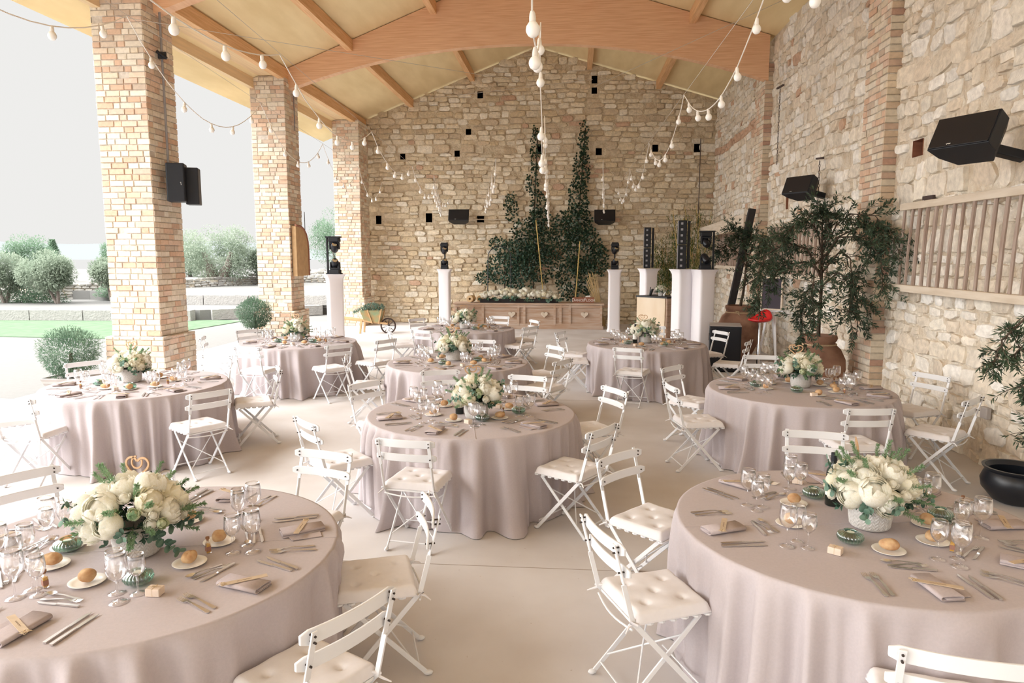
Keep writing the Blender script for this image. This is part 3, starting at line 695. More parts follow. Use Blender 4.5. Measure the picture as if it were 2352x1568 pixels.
def make_napkin(kind):
    root = empty('linen_napkin', label='-', cat='napkin'); mb = MB()
    # a strip folded in three, its rolled edge showing the layers
    L, Wd = .105, .048
    path = []
    n = 8
    path += [(-Wd+.0, .004), (0, .004), (Wd-.008, .004)]
    path += [(Wd-.008+.009*sin(pi*i/n), .013-.009*cos(pi*i/n)) for i in range(1, n)]
    path += [(Wd-.01, .022), (0, .0235), (-Wd+.012, .022)]
    path += [(-Wd+.012-.0065*sin(pi*i/n), .0155+.0065*cos(pi*i/n)) for i in range(1, n)]
    path += [(-Wd+.014, .009), (0, .0095), (Wd-.02, .010)]
    th = .0016; vs = []; m = len(path)
    for (x, z) in path:
        for y in (-L, 0, L):
            vs.append(Vector((x*(1+.05*y/L), y, z+.001*sin(30*x+y*20))))
    fs = [(3*i+k, 3*i+k+1, 3*i+4+k, 3*i+3+k) for i in range(m-1) for k in range(2)]
    mb.add(vs, fs); nb = mb.build('folded_cloth', M['napkin'], root, smooth=70, solid=.0035)
    if kind == 1:
        mb = MB(); mb.prism([(-.115, -.072), (-.05, -.078), (-.05, .078), (-.10, .07)], 'z', .001, .0045)
        mb.build('lower_fold', M['napkin'], root, smooth=0, bevel=.0015)
    mb = MB(); mt = Matrix.Rotation(R(62 if kind else 50), 3, 'Z'); mb.box((.0, .005, .0285), (.028, .185, .0022), mt); tg = mb.build('name_tag', M['tag'], root, smooth=0)
    # the written guest name, unreadable: one wavy pen stroke
    mb = MB(); mb.tube([mt @ Vector((.0012*sin(i*1.9)+.002*sin(i*.7), -.03+i*.0016, .0)) + Vector((0, .005, .0299)) for i in range(38)], .0005, 4)
    mb.build('handwritten_name', M['ink'], tg)
    mb = MB(); e = mt @ Vector((0, -.09, 0)); e.z = .03; e.y += .005
    for k in range(4):
        a = k*1.5; mb.tube([e, e+Vector((.012*cos(a), .012*sin(a), .004)), e+Vector((.02*cos(a+.8), .02*sin(a+.8), -.001)), e+Vector((.012*cos(a+1.6), .012*sin(a+1.6), .001))], .0011, 5)
    mb.build('twine_bow', M['twine'], root)
    return capture(root)
P_nap = [make_napkin(0), make_napkin(1)]
def make_glass(h, rb, nm, cat='wine glass'):
    root = empty(nm, label='-', cat=cat); st = h*.44
    prof = [(.004, st), (rb*.45, st+.006), (rb*.82, st+.022), (rb*.99, st+.042), (rb, st+.055), (rb*.95, h-.02), (rb*.86, h)]
    inner = [(r_-.0011, z+.0012) for r_, z in prof[::-1]]
    mb = MB(); mb.lathe(prof+[(rb*.86-.0006, h+.0006)]+inner, 24); mb.build('bowl', M['glass'], root, smooth=180)
    mb = MB(); mb.lathe([(rb*.93, 0), (rb*.95, .0012), (rb*.5, .004), (.006, .008), (.0042, .016), (.0038, st*.6), (.0055, st*.8), (.005, st), (.0, st+.001)], 20)
    mb.build('stem', M['glass'], root, smooth=180)
    mb = MB(); rr = rb*.86; mb.tube([(rr*cos(2*pi*i/28), rr*sin(2*pi*i/28), h+.0003) for i in range(29)], .00085, 5, cap=False); mb.build('rim', M['glass_rim'], root, smooth=180)
    return capture(root)
M['glass_rim'] = thin_glass('glass_rim', base=.5, edge=.95)
P_glass = [make_glass(.205, .0425, 'wine_glass'), make_glass(.185, .038, 'wine_glass'), make_glass(.170, .036, 'wine_glass')]
mb = MB(); mb.lathe([(0, .004), (.045, .004), (.055, .007), (.073, .013), (.0745, .0145), (.073, .0155), (.055, .0095), (.044, .0065), (0, .0065)], 40); P_plate = tag(mb.build('bread_plate', M['porcelain'], smooth=180), '-', 'plate')
def make_bread(kind):
    rs = random.Random(kind); mb = MB(); ph = rs.uniform(0, 6)
    def f(d):
        q = 1+.05*sin(3*d.x+ph)+.04*sin(5*d.y+ph*2)
        if kind == 0: q -= .16*math.exp(-((d.y+.12*sin(4*d.x))/.10)**2)*max(0, d.z)
        if kind == 1: q *= 1-.25*abs(d.x)**3+.1*max(0, d.z)*abs(d.y)
        if kind == 2: q += .06*abs(sin(6*d.x))*max(0, d.z)
        return q
    mb.sphere((0, 0, .0315), .034, 26, 16, (1.32, 1.0, .78), f)
    return tag(mb.build('bread_roll', M['bread'], smooth=180), '-', 'bread')
P_bread = [make_bread(k) for k in range(3)]
DESC_B = ['golden bread roll with a slit crust', 'pointed brown bread roll', 'rough floury bread roll']
random.seed(5)
def loc(c, A, r, t, z=TOP):                        # r outward from the table centre, t towards the diner's right
    return (c[0]+r*cos(A)-t*sin(A), c[1]+r*sin(A)+t*cos(A), z)
for key, (c, words, places, seed) in TABLES.items():
    for pi_, (a, pw) in enumerate(places):
        A = R(a)+R(rnd(-1.5, 1.5)); B = A+pi/2; at_ = 'at the %s place, %s' % (pw, words); g = ' of the '+words
        J = lambda s=1: R(rnd(-5, 5)*s)
        inst(P_nap[(seed+pi_) % 2], loc(c, A, .74+rnd(-.01, .01), rnd(-.02, .02)), B+J(3)+pi*(pi_ % 2), 'folded taupe napkin with wooden tag '+at_, 'napkins'+g)
        for k in (0, 1):
            inst(P_fork, loc(c, A, .70+k*.008, -.195-.035*k), B+J(), '%s dinner fork %s' % (('inner', 'outer')[k], at_), 'dinner forks'+g)
            inst(P_knife, loc(c, A, .70+k*.01, .185+.036*k), B+J(), '%s dinner knife %s' % (('inner', 'outer')[k], at_), 'dinner knives'+g)
        inst(P_dk, loc(c, A, .545, .01), B+pi/2+J(2), 'dessert knife '+at_, 'dessert knives'+g)
        inst(P_df, loc(c, A, .515, .005, TOP+.001), B+pi/2+pi+J(2), 'dessert fork '+at_, 'dessert forks'+g)
        inst(P_ds, loc(c, A, .482, -.01), B+pi/2+J(2), 'dessert spoon '+at_, 'dessert spoons'+g)
        px = loc(c, A, .355, -.01+rnd(-.02, .02), TOP-.0035); inst(P_plate, px, B, 'small white bread plate '+at_, 'bread plates'+g)
        kb = (seed*2+pi_) % 3; inst(P_bread[kb], (px[0], px[1], TOP+.003), B+rnd(-.9, .9), DESC_B[kb]+' '+at_ if len((DESC_B[kb]+' '+at_).split()) < 17 else 'bread roll '+at_, 'bread rolls'+g)
        for k, (r_, t_) in enumerate(((.50, .235), (.425, .185), (.42, .27))):
            inst(P_glass[k], loc(c, A, r_+rnd(-.01, .01), t_+rnd(-.01, .01)), 0, ('tallest', 'middle', 'smallest')[k]+' stemmed glass '+at_, 'stemmed glasses'+g)
# ---------------------------------------------------------------- centrepieces
def make_vase(kind):
    mb = MB(); nz, na = 60, 150; H = .15
    def fn(u, v):
        a = 2*pi*u; z = H*v; r = .092+.012*sin(pi*min(1, v*1.05)*.62)
        if v < .06: r -= .012*(1-v/.06)**2
        if .08 < v < .94:
            if kind: U = u*14 % 1; V = (v-.08)/.86*3 % 1; q = (abs(U-.5)+abs(V-.5)); r += .0032*(1 if (q*5) % 1 < .5 else 0)
            else: U = (u*22) % 1; V = (v*8+abs(U-.5)*2) % 1; r += .0030*(1 if V < .55 else 0)
        return (r*cos(a), r*sin(a), z)
    mb.grid(fn, na, nz, cu=True)
    rt = hypot(*fn(0, 1)[:2]); mb.lathe([(rt, H), (rt-.004, H+.002), (rt-.009, H), (rt-.012, .03), (0, .03)], 40)
    o = mb.build('flower_vase', M['vase'], smooth=35); return tag(o, '-', 'vase')
P_vase = [make_vase(1), make_vase(0)]
def petals(rings, Rad, seed, ruffle=.10, nu=6, nv=6):
    rs = random.Random(seed); mb = MB()
    for i, (rf, amax, n, hw) in enumerate(rings):
        off = rs.uniform(0, 6)
        for k in range(n):
            ph = off+2*pi*k/n+rs.uniform(-.15, .15); am = R(amax+rs.uniform(-9, 9)); rr = Rad*rf*rs.uniform(.94, 1.05); p1, p2 = rs.uniform(0, 6), rs.uniform(0, 6); hw_ = R(hw)*rs.uniform(.9, 1.1)
            def fn(u, v, ph=ph, am=am, rr=rr, p1=p1, p2=p2, hw_=hw_):
                s_ = (u-.5)*2; vv = .12+.88*v; al = am*vv*(1-.10*abs(s_)**2.2*vv)
                az = ph+s_*hw_*(sin(pi*min(1, vv*.9))**.5)*(1 if am < 2 else 1.1)
                q = rr*(1-.05*s_*s_+ruffle*vv**3*(sin(5*s_+p1)*.6+.5*sin(9*s_+p2))*.5)
                return Vector((q*sin(al)*cos(az), q*sin(al)*sin(az), -q*cos(al)))
            mb.grid(fn, nu, nv)
    mb.sphere((0, 0, -.12*Rad), Rad*.62, 12, 8)
    return mb
FL = {}
def flower_mesh(nm, mb, m):
    o = mb.build(nm, m, smooth=180); me = o.data; bpy.data.objects.remove(o); FL[nm] = FL.get(nm, [])+[me]
for sd in (1, 2):
    flower_mesh('peony', petals([(1.0, 92, 6, 38), (.95, 112, 7, 34), (.86, 126, 7, 32), (.74, 136, 6, 34), (.58, 146, 6, 34), (.40, 152, 5, 38)], 1, sd), M['petal'])
flower_mesh('peony', petals([(1.0, 128, 6, 42), (.95, 142, 5, 42), (.88, 152, 5, 44), (.7, 160, 4, 48)], 1, 4, .05), M['petal'])
flower_mesh('peony', petals([(1.05, 84, 7, 34), (.98, 100, 8, 30), (.88, 112, 8, 28), (.78, 124, 8, 26), (.62, 134, 8, 26), (.45, 142, 7, 28), (.3, 150, 5, 34)], 1, 7, .14), M['petal2'])
flower_mesh('small_bloom', petals([(1.0, 96, 5, 40), (.82, 118, 5, 40), (.6, 135, 4, 42), (.35, 150, 3, 50)], 1, 9, .12, 5, 5), M['petal'])
flower_mesh('small_bloom', petals([(1.0, 120, 4, 46), (.8, 140, 4, 46)], 1, 12, .06, 5, 5), M['bud'])
def leaf(mb, p, d, l, w_, up=None, fold=.25):
    d = d.normalized(); s_ = d.cross(up if up else Vector((0, 0, 1)));
    s_ = s_.normalized() if s_.length > 1e-3 else Vector((1, 0, 0)); n = s_.cross(d)
    mb.add([p, p+d*l*.5+s_*w_/2+n*w_*fold, p+d*l, p+d*l*.5-s_*w_/2+n*w_*fold, p+d*l*.5], [(0, 1, 4), (1, 2, 4), (0, 4, 3), (4, 2, 3)])
def rdir(rs): 
    while True:
        v = Vector((rs.uniform(-1, 1), rs.uniform(-1, 1), rs.uniform(-1, 1)))
        if .05 < v.length < 1: return v.normalized()
def sprig_round(seed, L=.2):
    rs = random.Random(seed); mb = MB(); pts = [Vector((0, 0, 0))]; d = Vector((0, 0, 1))
    for i in range(8): d = (d+Vector((rs.uniform(-.12, .12)+.10, rs.uniform(-.1, .1), -.05))).normalized(); pts.append(pts[-1]+d*L/8)
    mb.tube(pts, [.0022]*len(pts), 5)
    for i in range(2, 9):
        for s_ in (0, 1):
            a = i*1.3+s_*pi; dd = Vector((cos(a), sin(a), .45)).normalized(); p = pts[i]; r_ = .021*(1.25-i*.07)
            u = dd.cross(Vector((0, 0, 1))).normalized(); n = u.cross(dd)
            ctr = p+dd*(r_*1.05); vs = [ctr+n*.003]+[ctr+dd*r_*cos(2*pi*k/9)+u*r_*.92*sin(2*pi*k/9) for k in range(9)]
            mb.add(vs, [(0, 1+k, 1+(k+1) % 9) for k in range(9)])
    return mb
def sprig_fern(seed, L=.16):
    rs = random.Random(seed); mb = MB(); mb.tube([(0, 0, 0), (0, 0, L)], .0018, 4)
    for i in range(150):
        t = rs.uniform(.25, 1); a = rs.uniform(0, 6.28); r_ = .036*(1.1-t)*rs.uniform(.3, 1)
        leaf(mb, Vector((r_*cos(a)*.4, r_*sin(a)*.4, L*t)), Vector((cos(a), sin(a), .9)), rs.uniform(.008, .02), .005)
    return mb
def sprig_dark(seed, L=.14):
    rs = random.Random(seed); mb = MB(); mb.tube([(0, 0, 0), (0, 0, L)], .002, 4)
    for i in range(16):
        t = rs.uniform(.2, 1); a = rs.uniform(0, 6.28); leaf(mb, Vector((0, 0, L*t)), Vector((cos(a), sin(a), rs.uniform(.2, 1))), rs.uniform(.035, .06), .022)
    return mb
for sd in (1, 2): flower_mesh('eucalyptus_sprig', sprig_round(sd), M['euc'])
flower_mesh('fern_sprig', sprig_fern(3), M['fern']); flower_mesh('leaf_sprig', sprig_dark(4), M['leaf'])
def put(nm, k, parent, p, d, sc, spin=0):
    o = bpy.data.objects.new(nm, FL[nm][k % len(FL[nm])]); COL.objects.link(o); o.parent = parent; o.location = p
    q = Vector(d).to_track_quat('Z', 'Y'); o.rotation_mode = 'QUATERNION'; o.rotation_quaternion = q @ Matrix.Rotation(spin, 3, 'Z').to_quaternion(); o.scale = (sc, sc, sc)
    return o
def bouquet(p, label, seed, s=1.0, nfl=22, group='ivory peony bouquets'):
    rs = random.Random(seed); root = empty('flower_arrangement', p, label=label, cat='flowers', group=group); C0 = Vector((0, 0, .03*s))
    placed = []
    for i in range(nfl):
        t = (i+.5)/nfl; el = math.asin(max(-1, 1-t*1.12)); az = i*2.39996+seed
        d = Vector((cos(el)*cos(az), cos(el)*sin(az), sin(el))); q = Vector((d.x*.185, d.y*.185, d.z*.135))*s
        sz = (rs.uniform(.060, .080) if i % 4 != 3 else rs.uniform(.028, .038))*s
        nm = 'peony' if i % 4 != 3 else 'small_bloom'; dd = (d+Vector((rs.uniform(-.3, .3), rs.uniform(-.3, .3), rs.uniform(-.1, .3)))).normalized()
        put(nm, rs.randrange(4), root, C0+q+Vector((0, 0, .01)), dd, sz, rs.uniform(0, 6)); placed.append(q)
    for i in range(8):
        az = rs.uniform(0, 6.28); el = rs.uniform(-.25, .7); d = Vector((cos(el)*cos(az), cos(el)*sin(az), sin(el)))
        put('small_bloom', i, root, C0+Vector((d.x*.205, d.y*.205, d.z*.14))*s, d, rs.uniform(.018, .03)*s, 0)
    for i in range(9):
        az = i*.7+rs.uniform(-.3, .3)+seed; el = rs.uniform(-.3, .5); d = Vector((cos(el)*cos(az), cos(el)*sin(az), sin(el)))
        put('eucalyptus_sprig', i, root, C0+d*.09*s, (d+Vector((0, 0, -.1))), rs.uniform(.75, 1.0)*s, rs.uniform(0, 6))
    for i in range(20):
        az = rs.uniform(0, 6.28); el = rs.uniform(-.3, 1.2); d = Vector((cos(el)*cos(az), cos(el)*sin(az), sin(el)))
        put('fern_sprig', i, root, C0+d*.09*s, d, rs.uniform(.95, 1.25)*s)
    for i in range(22):
        az = i*2.4; el = rs.uniform(-.45, .9); d = Vector((cos(el)*cos(az), cos(el)*sin(az), sin(el)))
        put('leaf_sprig', i, root, C0+d*.05*s, d, rs.uniform(.7, 1.0)*s, az)
    return root
def heart_sign():
    mb = MB(); W = .0065
    pts = []
    n = 46
    for i in range(n+1):
        t = pi*.10+(2*pi-pi*.2)*i/n; x = .042*sin(t)**3*1.05; y = .034*(13*cos(t)-5*cos(2*t)-2*cos(3*t)-cos(4*t))/15
        pts.append((x, y))
    c1_ = [pts[0]]; 
    loop = [(.0+.02*cos(a)-.002, .006+.018*sin(a)) for a in [pi*.55+i*2*pi/18*.85 for i in range(18)]]
    def ribbon(ps, w_):
        vs = []; m = len(ps)
        for i, (x, y) in enumerate(ps):
            a, b = ps[max(0, i-1)], ps[min(m-1, i+1)]; dx, dy = b[0]-a[0], b[1]-a[1]; l = hypot(dx, dy) or 1; nx, ny = -dy/l*w_/2, dx/l*w_/2
            vs += [Vector((x+nx, -.0015, y+ny)), Vector((x-nx, -.0015, y-ny)), Vector((x-nx, .0015, y-ny)), Vector((x+nx, .0015, y+ny))]
        mb.add(vs, [(4*i+k, 4*i+(k+1) % 4, 4*i+4+(k+1) % 4, 4*i+4+k) for i in range(m-1) for k in range(4)]+[(0, 1, 2, 3), (4*m-1, 4*m-2, 4*m-3, 4*m-4)])
    ribbon([(x, y+.035) for x, y in pts], W); ribbon([(x, y+.042) for x, y in loop], W*.8)
    ribbon([(0, .008), (0, -.05), (0, -.12)], W*1.2)
    return tag(mb.build('heart_sign', M['heart'], smooth=0), '-', 'sign')
P_heart = heart_sign()
def candle(gm='green_glass'):
    root = empty('candle_holder', label='-', cat='candle holder'); mb = MB(); n = 154
    rib = lambda a, z: 1+.10*abs(sin(a*11))*min(1, z/.012)*min(1, max(0, (.058-z)/.012))
    mb.lathe([(.0, .0), (.03, .0), (.05, .012), (.058, .028), (.053, .046), (.036, .056), (.033, .060)], n, mod=rib)
    mb.lathe([(.033, .060), (.030, .060), (.031, .05), (.034, .03), (.030, .012), (0, .010)], 40)
    mb.build('ribbed_bowl', M[gm], root, smooth=180)
    mb = MB(); mb.lathe([(0, .014), (.020, .014), (.0275, .03), (.0285, .046), (.0285, .05), (0, .05)], 24); mb.build('inner_cup', M['green_cup'], root, smooth=50)
    mb = MB(); mb.lathe([(0, .0505), (.018, .0505), (.018, .053), (0, .053)], 16); mb.tube([(0, 0, .053), (.001, 0, .062)], .0008, 4); mb.build('tealight', M['wax'], root, smooth=50)
    return capture(root)
M['green_cup'] = mat('dark_green_cup', hexc(30, 74, 62), .2, spec=.6)
P_candle = candle()
def favour():
    root = empty('favour_box', label='-', cat='gift box'); mb = MB(); mb.box((0, 0, .0165), (.06, .045, .033)); mb.build('box', M['kraft'], root, smooth=0, bevel=.0025)
    mb = MB()
    for a, b in (((0, -.0225), (0, .0225)),): mb.tube([(0, -.022, .001), (0, -.0222, .0335), (0, .0222, .0335), (0, .022, .001)], .0012, 5)
    mb.tube([(-.0285, 0, .001), (-.0285, 0, .034), (.0285, 0, .034), (.0285, 0, .001)], .0012, 5)
    for k in range(4): a = k*pi/2+.7; mb.tube([(0, 0, .035), (.009*cos(a), .009*sin(a), .039), (.014*cos(a+.5), .014*sin(a+.5), .035)], .001, 4)
    mb.build('twine', M['twine'], root); return capture(root)
P_fav = favour()
def vial():
    root = empty('oil_bottle', label='-', cat='bottle'); mb = MB()
    mb.lathe([(0, 0), (.0135, 0), (.0145, .003), (.0145, .042), (.0125, .05), (.0055, .057), (.0055, .068), (.0065, .069)], 4, mod=None); mb.build('body', M['glass'], root, smooth=20)
    mb = MB(); mb.lathe([(0, .004), (.0122, .004), (.0122, .04), (.010, .047), (0, .048)], 4); mb.build('oil', M['oil'], root, smooth=20)
    mb = MB(); mb.lathe([(.01485, .012), (.01485, .034)], 4); mb.build('label', M['oil_label'], root, smooth=0)
    mb = MB(); mb.lathe([(0, .062), (.005, .062), (.0055, .069), (.009, .07), (.009, .08), (0, .081)], 12); mb.build('cork', M['cork'], root); return capture(root)
P_vial = vial()
def wine():
    root = empty('wine_bottle', label='-', cat='bottle'); mb = MB()
    mb.lathe([(0, 0), (.034, 0), (.037, .004), (.037, .19), (.034, .205), (.018, .228), (.0145, .24), (.0145, .29), (.016, .291), (.016, .298), (.013, .30), (0, .30)], 28); mb.build('body', M['bottle'], root)
    mb = MB(); mb.lathe([(.0374, .06), (.0374, .145)], 28); mb.build('label', M['label'], root)
    mb = MB(); mb.lathe([(.0168, .255), (.0168, .3), (.0, .302)], 20); mb.build('capsule', M['black'], root); return capture(root)
P_wine = wine()
random.seed(9)
# per table: vase (dx,dy), kind, flower size, candles, boxes, oil bottles (offsets in metres, x right, y away)
CP = {
 'T1': ((.02, -.05), 1, 1.08, [(-.33, -.05), (.21, -.34)], [(.34, -.43), (-.36, .0)], [(-.16, -.41), (.35, -.02)], None),
 'T2': ((.05, -.04), 1, 1.05, [(-.13, -.26), (-.09, .39), (.47, .10)], [(-.25, -.40), (-.10, .64)], [(.31, -.33), (.66, .25)], (-.03, .27)),
 'T3': ((.07, -.20), 0, 1.0, [(.14, -.32), (.42, .0)], [(.03, -.42), (.22, .18)], [(.30, -.16), (-.30, .0)], (-.10, -.06)),
 'T4': ((-.13, .10), 1, .95, [(.10, -.28), (-.36, -.12), (-.30, .2)], [(.0, -.38), (.3, .2)], [(-.42, -.32), (.35, .0)], None),
 'T5': ((-.07, .10), 1, .95, [(-.3, -.1), (.28, -.1)], [(.05, -.36), (-.2, .3)], [(.4, .1), (.48, -.05)], None),
 'T6': ((-.08, .15), 1, 1.0, [(-.15, -.25), (.26, .05)], [(.12, -.36), (-.3, .25)], [(-.38, -.05), (.42, .1)], None),
 'T7': ((-.02, .0), 1, 1.0, [(.2, -.25), (.3, .2)], [(.4, -.1), (-.2, .3)], [(.45, .05), (-.4, .1)], None),
 'T8': ((.0, .12), 0, 1.0, [(.25, -.25), (-.3, -.1)], [(-.2, -.33), (.3, .25)], [(-.4, .1), (.45, .05)], (-.17, .05)),
 'T9': ((.05, .13), 0, 1.0, [(-.08, -.17), (-.42, .12)], [(.02, -.38), (-.2, .35)], [(.38, -.2), (.42, .2)], None),
}
VN = ['near the flowers on the left', 'on the right of the flowers', 'beyond the flowers']
for key, ((vx, vy), vk, fs_, cs, bs, os_, wn) in CP.items():
    c, words, _, seed = TABLES[key]; on = 'on the '+words
    vp = (c[0]+vx, c[1]+vy, TOP)
    inst(P_vase[vk], vp, seed, ('lattice-embossed' if vk else 'zigzag-patterned')+' grey vase holding the bouquet '+on, 'grey stoneware vases')
    bouquet((vp[0], vp[1], TOP+.15), 'dome of ivory peonies and eucalyptus in the vase '+on, seed*3+1, fs_)
    inst(P_heart, (vp[0]-.04, vp[1]+.09, TOP+.335), R(rnd(-25, 25)), 'small wooden heart on a stick in the bouquet '+on, 'wooden heart signs', tilt=(R(-8), R(rnd(-8, 8)), R({'T2': 75}.get(key, rnd(-20, 20)))), sc=1.6)
    seen_ = set()
    def rel(dx, dy):
        w1 = 'nearest the camera' if dy < -.2 else 'beyond the flowers' if dy > .22 else 'at mid depth'; w2 = ' on the left' if dx < -.05 else ' on the right' if dx > .12 else ' in the middle'
        if (kind_[0], w1+w2) in seen_: w1 = 'slightly further back' if dy > .05 else 'slightly further out'
        seen_.add((kind_[0], w1+w2)); return w1+w2
    kind_ = ['c']
    for dx, dy in cs: inst(P_candle, (c[0]+dx, c[1]+dy, TOP), rnd(0, 3), 'ribbed green glass candle holder %s of the %s' % (rel(dx, dy), words) if False else 'green ribbed candle holder %s, %s' % (rel(dx, dy), words), 'green candle holders')
    kind_[0] = 'b'
    for dx, dy in bs: inst(P_fav, (c[0]+dx, c[1]+dy, TOP), rnd(-.9, .9), 'small favour box with twine %s, %s' % (rel(dx, dy), words), 'favour boxes')
    kind_[0] = 'o'
    for dx, dy in os_: inst(P_vial, (c[0]+dx, c[1]+dy, TOP), rnd(0, 3), 'tiny oil bottle with cork %s, %s' % (rel(dx, dy), words), 'oil bottles')
    if wn: inst(P_wine, (c[0]+wn[0], c[1]+wn[1], TOP), 0, 'dark wine bottle with white label '+on, 'wine bottles')
# ================================================================ things along the walls
random.seed(31)
BK = M['black']
def single(nm, mb, m, label, cat, group=None, **k):
    return tag(mb.build(nm, m, **k), label, cat, group)
# --- long wooden counter with hearts
cx, cy, cw, chh, cdp = -1.28, 20.65, 4.36, .74, .6
root = empty('wooden_counter', (cx, cy, 0), label='long weathered wooden counter with three cut-out hearts in front of the back wall', cat='counter')
mb = MB(); mb.box((0, 0, .40), (cw-.06, cdp-.05, .60)); mb.build('body', M['old_wood'], root, smooth=0)
mb = MB(); mb.box((0, 0, .725), (cw+.06, cdp+.06, .05)); mb.build('top_board', M['old_wood'], root, smooth=0, bevel=.008)
mb = MB(); mb.box((0, -.01, .05), (cw+.02, cdp+.02, .10)); mb.build('plinth', M['old_wood'], root, smooth=0, bevel=.006)
for x in (-2.12, -1.62, -1.32, -.28, -.1, .78, .95, 1.22, 2.12):
    mb = MB(); mb.box((x, -cdp/2+.01, .40), (.07, .05, .60)); mb.build('stile', M['old_wood'], root, smooth=0, bevel=.004)
for z in (.13, .66): mb = MB(); mb.box((0, -cdp/2+.012, z), (cw-.04, .045, .07)); mb.build('rail', M['old_wood'], root, smooth=0, bevel=.004)
hp = [(.105*sin(t)**3, .09*(13*cos(t)-5*cos(2*t)-2*cos(3*t)-cos(4*t))/15) for t in [2*pi*i/40 for i in range(40)]]
for x in (-.47, .48, 1.64):
    mb = MB(); mb.prism([(a+x, b+.43) for a, b in hp], 'y', -cdp/2-.045, -cdp/2+.012); mb.build('heart_cutout', M['rail_wood'], root, smooth=0)
# box of white flowers on the counter, sign and burlap rolls
root = empty('flower_trough', (-1.55, 20.6, .75), label='low wooden trough packed with white roses on the long counter', cat='flowers')
mb = MB(); mb.box((0, 0, .055), (2.3, .3, .11)); mb.build('trough', M['dark_wood'], root, smooth=0)
k = 0
for i in range(115):
    x = rnd(-1.1, 1.1); y = rnd(-.17, .12); z = .18+.22*(1-(x/1.3)**2)*(1-((y)/.3)**2)*rnd(.3, 1.1)
    put('peony', i, root, (x, y, z), (x*.2+rnd(-.3, .3), -.5+rnd(-.3, .3), .9), rnd(.065, .095), rnd(0, 6))
for i in range(34):
    x = rnd(-1.25, 1.25); put(('eucalyptus_sprig', 'leaf_sprig')[i % 2], i, root, (x, rnd(-.14, .1), .10), (rnd(-.5, .5), -1, rnd(-.3, .5)), rnd(.8, 1.4))
root = empty('name_sign', (.33, 20.6, .75), label='brown wooden sign with white DanceFloor lettering on the right of the counter', cat='sign')
mb = MB(); mb.box((0, 0, .085), (.62, .04, .17)); mb.build('board', M['sign_wood'], root, smooth=0, bevel=.004)
def text(nm, s_, size, parent, loc_, m, rot=(pi/2, 0, 0), ext=.004, cap=False):
    cu = bpy.data.curves.new(nm, 'FONT'); cu.body = s_; cu.size = size; cu.extrude = ext; cu.align_x = 'CENTER'; cu.align_y = 'CENTER'; cu.small_caps_scale = .72
    if cap:
        for i, ch in enumerate(cu.body): cu.body_format[i].use_small_caps = True
    o = bpy.data.objects.new(nm, cu); COL.objects.link(o); bpy.context.view_layer.update()
    me = bpy.data.meshes.new_from_object(o); bpy.data.objects.remove(o); me.materials.clear(); me.materials.append(m)
    o = bpy.data.objects.new(nm, me); COL.objects.link(o); o.parent = parent; o.location = loc_; o.rotation_euler = rot; return o
text('lettering', 'DanceFloor', .135, root, (.0, -.024, .085), M['sign_white'], cap=True)
mb = MB(); mb.sphere((.1, 0, .185), .022, 10, 6, (1.6, .5, 1)); mb.sphere((.17, 0, .195), .026, 10, 6, (1.5, .5, .9)); mb.tube([(.05, 0, .17), (.12, 0, .2), (.2, 0, .18)], .012, 6); mb.build('ribbon_knot', M['sign_white'], root)
for i, (x, lab) in enumerate(((-2.98, 'roll of beige burlap lying on the left end of the counter'), (-2.72, 'second burlap roll on the counter, right of the first'))):
    mb = MB(); mb.lathe([(.035, -.13), (.10, -.13), (.105, 0), (.10, .13), (.035, .13), (.035, -.13)], 24); o = single('burlap_roll', mb, M['burlap'], lab, 'fabric roll'); o.rotation_euler = (pi/2, 0, R(12*(i*2-1))); o.location = (x, 20.6, .86)
# --- white stretch-covered columns
def column(x, y, w_, h, rz, label):
    mb = MB(); n = 7
    hs = [0, .015, .03, .08, .16, .4, .7, 1.0, 1.3, h-.2, h-.1, h-.05, h-.02, h]
    def ringf(z):
        e = max(0, 1-z/.12)**2*.03 + max(0, 1-(h-z)/.14)**2*.045
        a = w_/2-.025+e; rc = .05-.03*(e/.045 if e else 0); pts = []
        for qx, qy in ((1, 1), (-1, 1), (-1, -1), (1, -1)):
            a0 = atan2(qy, qx)-pi/4
            for k in range(5): t = a0+pi/2*k/4; pts.append((qx*(a-rc)+rc*cos(t), qy*(a-rc)+rc*sin(t)))
        return pts
    vs = []; 
    for z in hs: vs += [Vector((p[0], p[1], z)) for p in ringf(z)]
    m = 20; fs = [(i*m+k, i*m+(k+1) % m, (i+1)*m+(k+1) % m, (i+1)*m+k) for i in range(len(hs)-1) for k in range(m)]+[tuple((len(hs)-1)*m+k for k in range(m))]
    mb.add(vs, fs); o = single('covered_column', mb, M['lycra'], label, 'column', smooth=50); o.location = (x, y, 0); o.rotation_euler = (0, 0, rz); return o
COLS = [(-3.64, 19.9, .36, 1.74, 0, 'white fabric-covered column left of the long counter, under stage lights'),
        (1.18, 19.9, .38, 1.74, 0, 'white fabric-covered column just right of the long counter'),
        (-4.82, 13.95, .36, 1.76, R(28), 'white fabric-covered column outside between the second and third pillars'),
        (1.84, 17.3, .38, 1.82, R(24), 'white fabric-covered column left of the wooden booth, under a slim speaker'),
        (2.22, 14.45, .38, 1.86, R(24), 'left one of the two touching white columns right of the booth'),
        (2.60, 14.25, .39, 1.86, R(24), 'right one of the two touching white columns beside the black box')]
for a in COLS: column(*a)
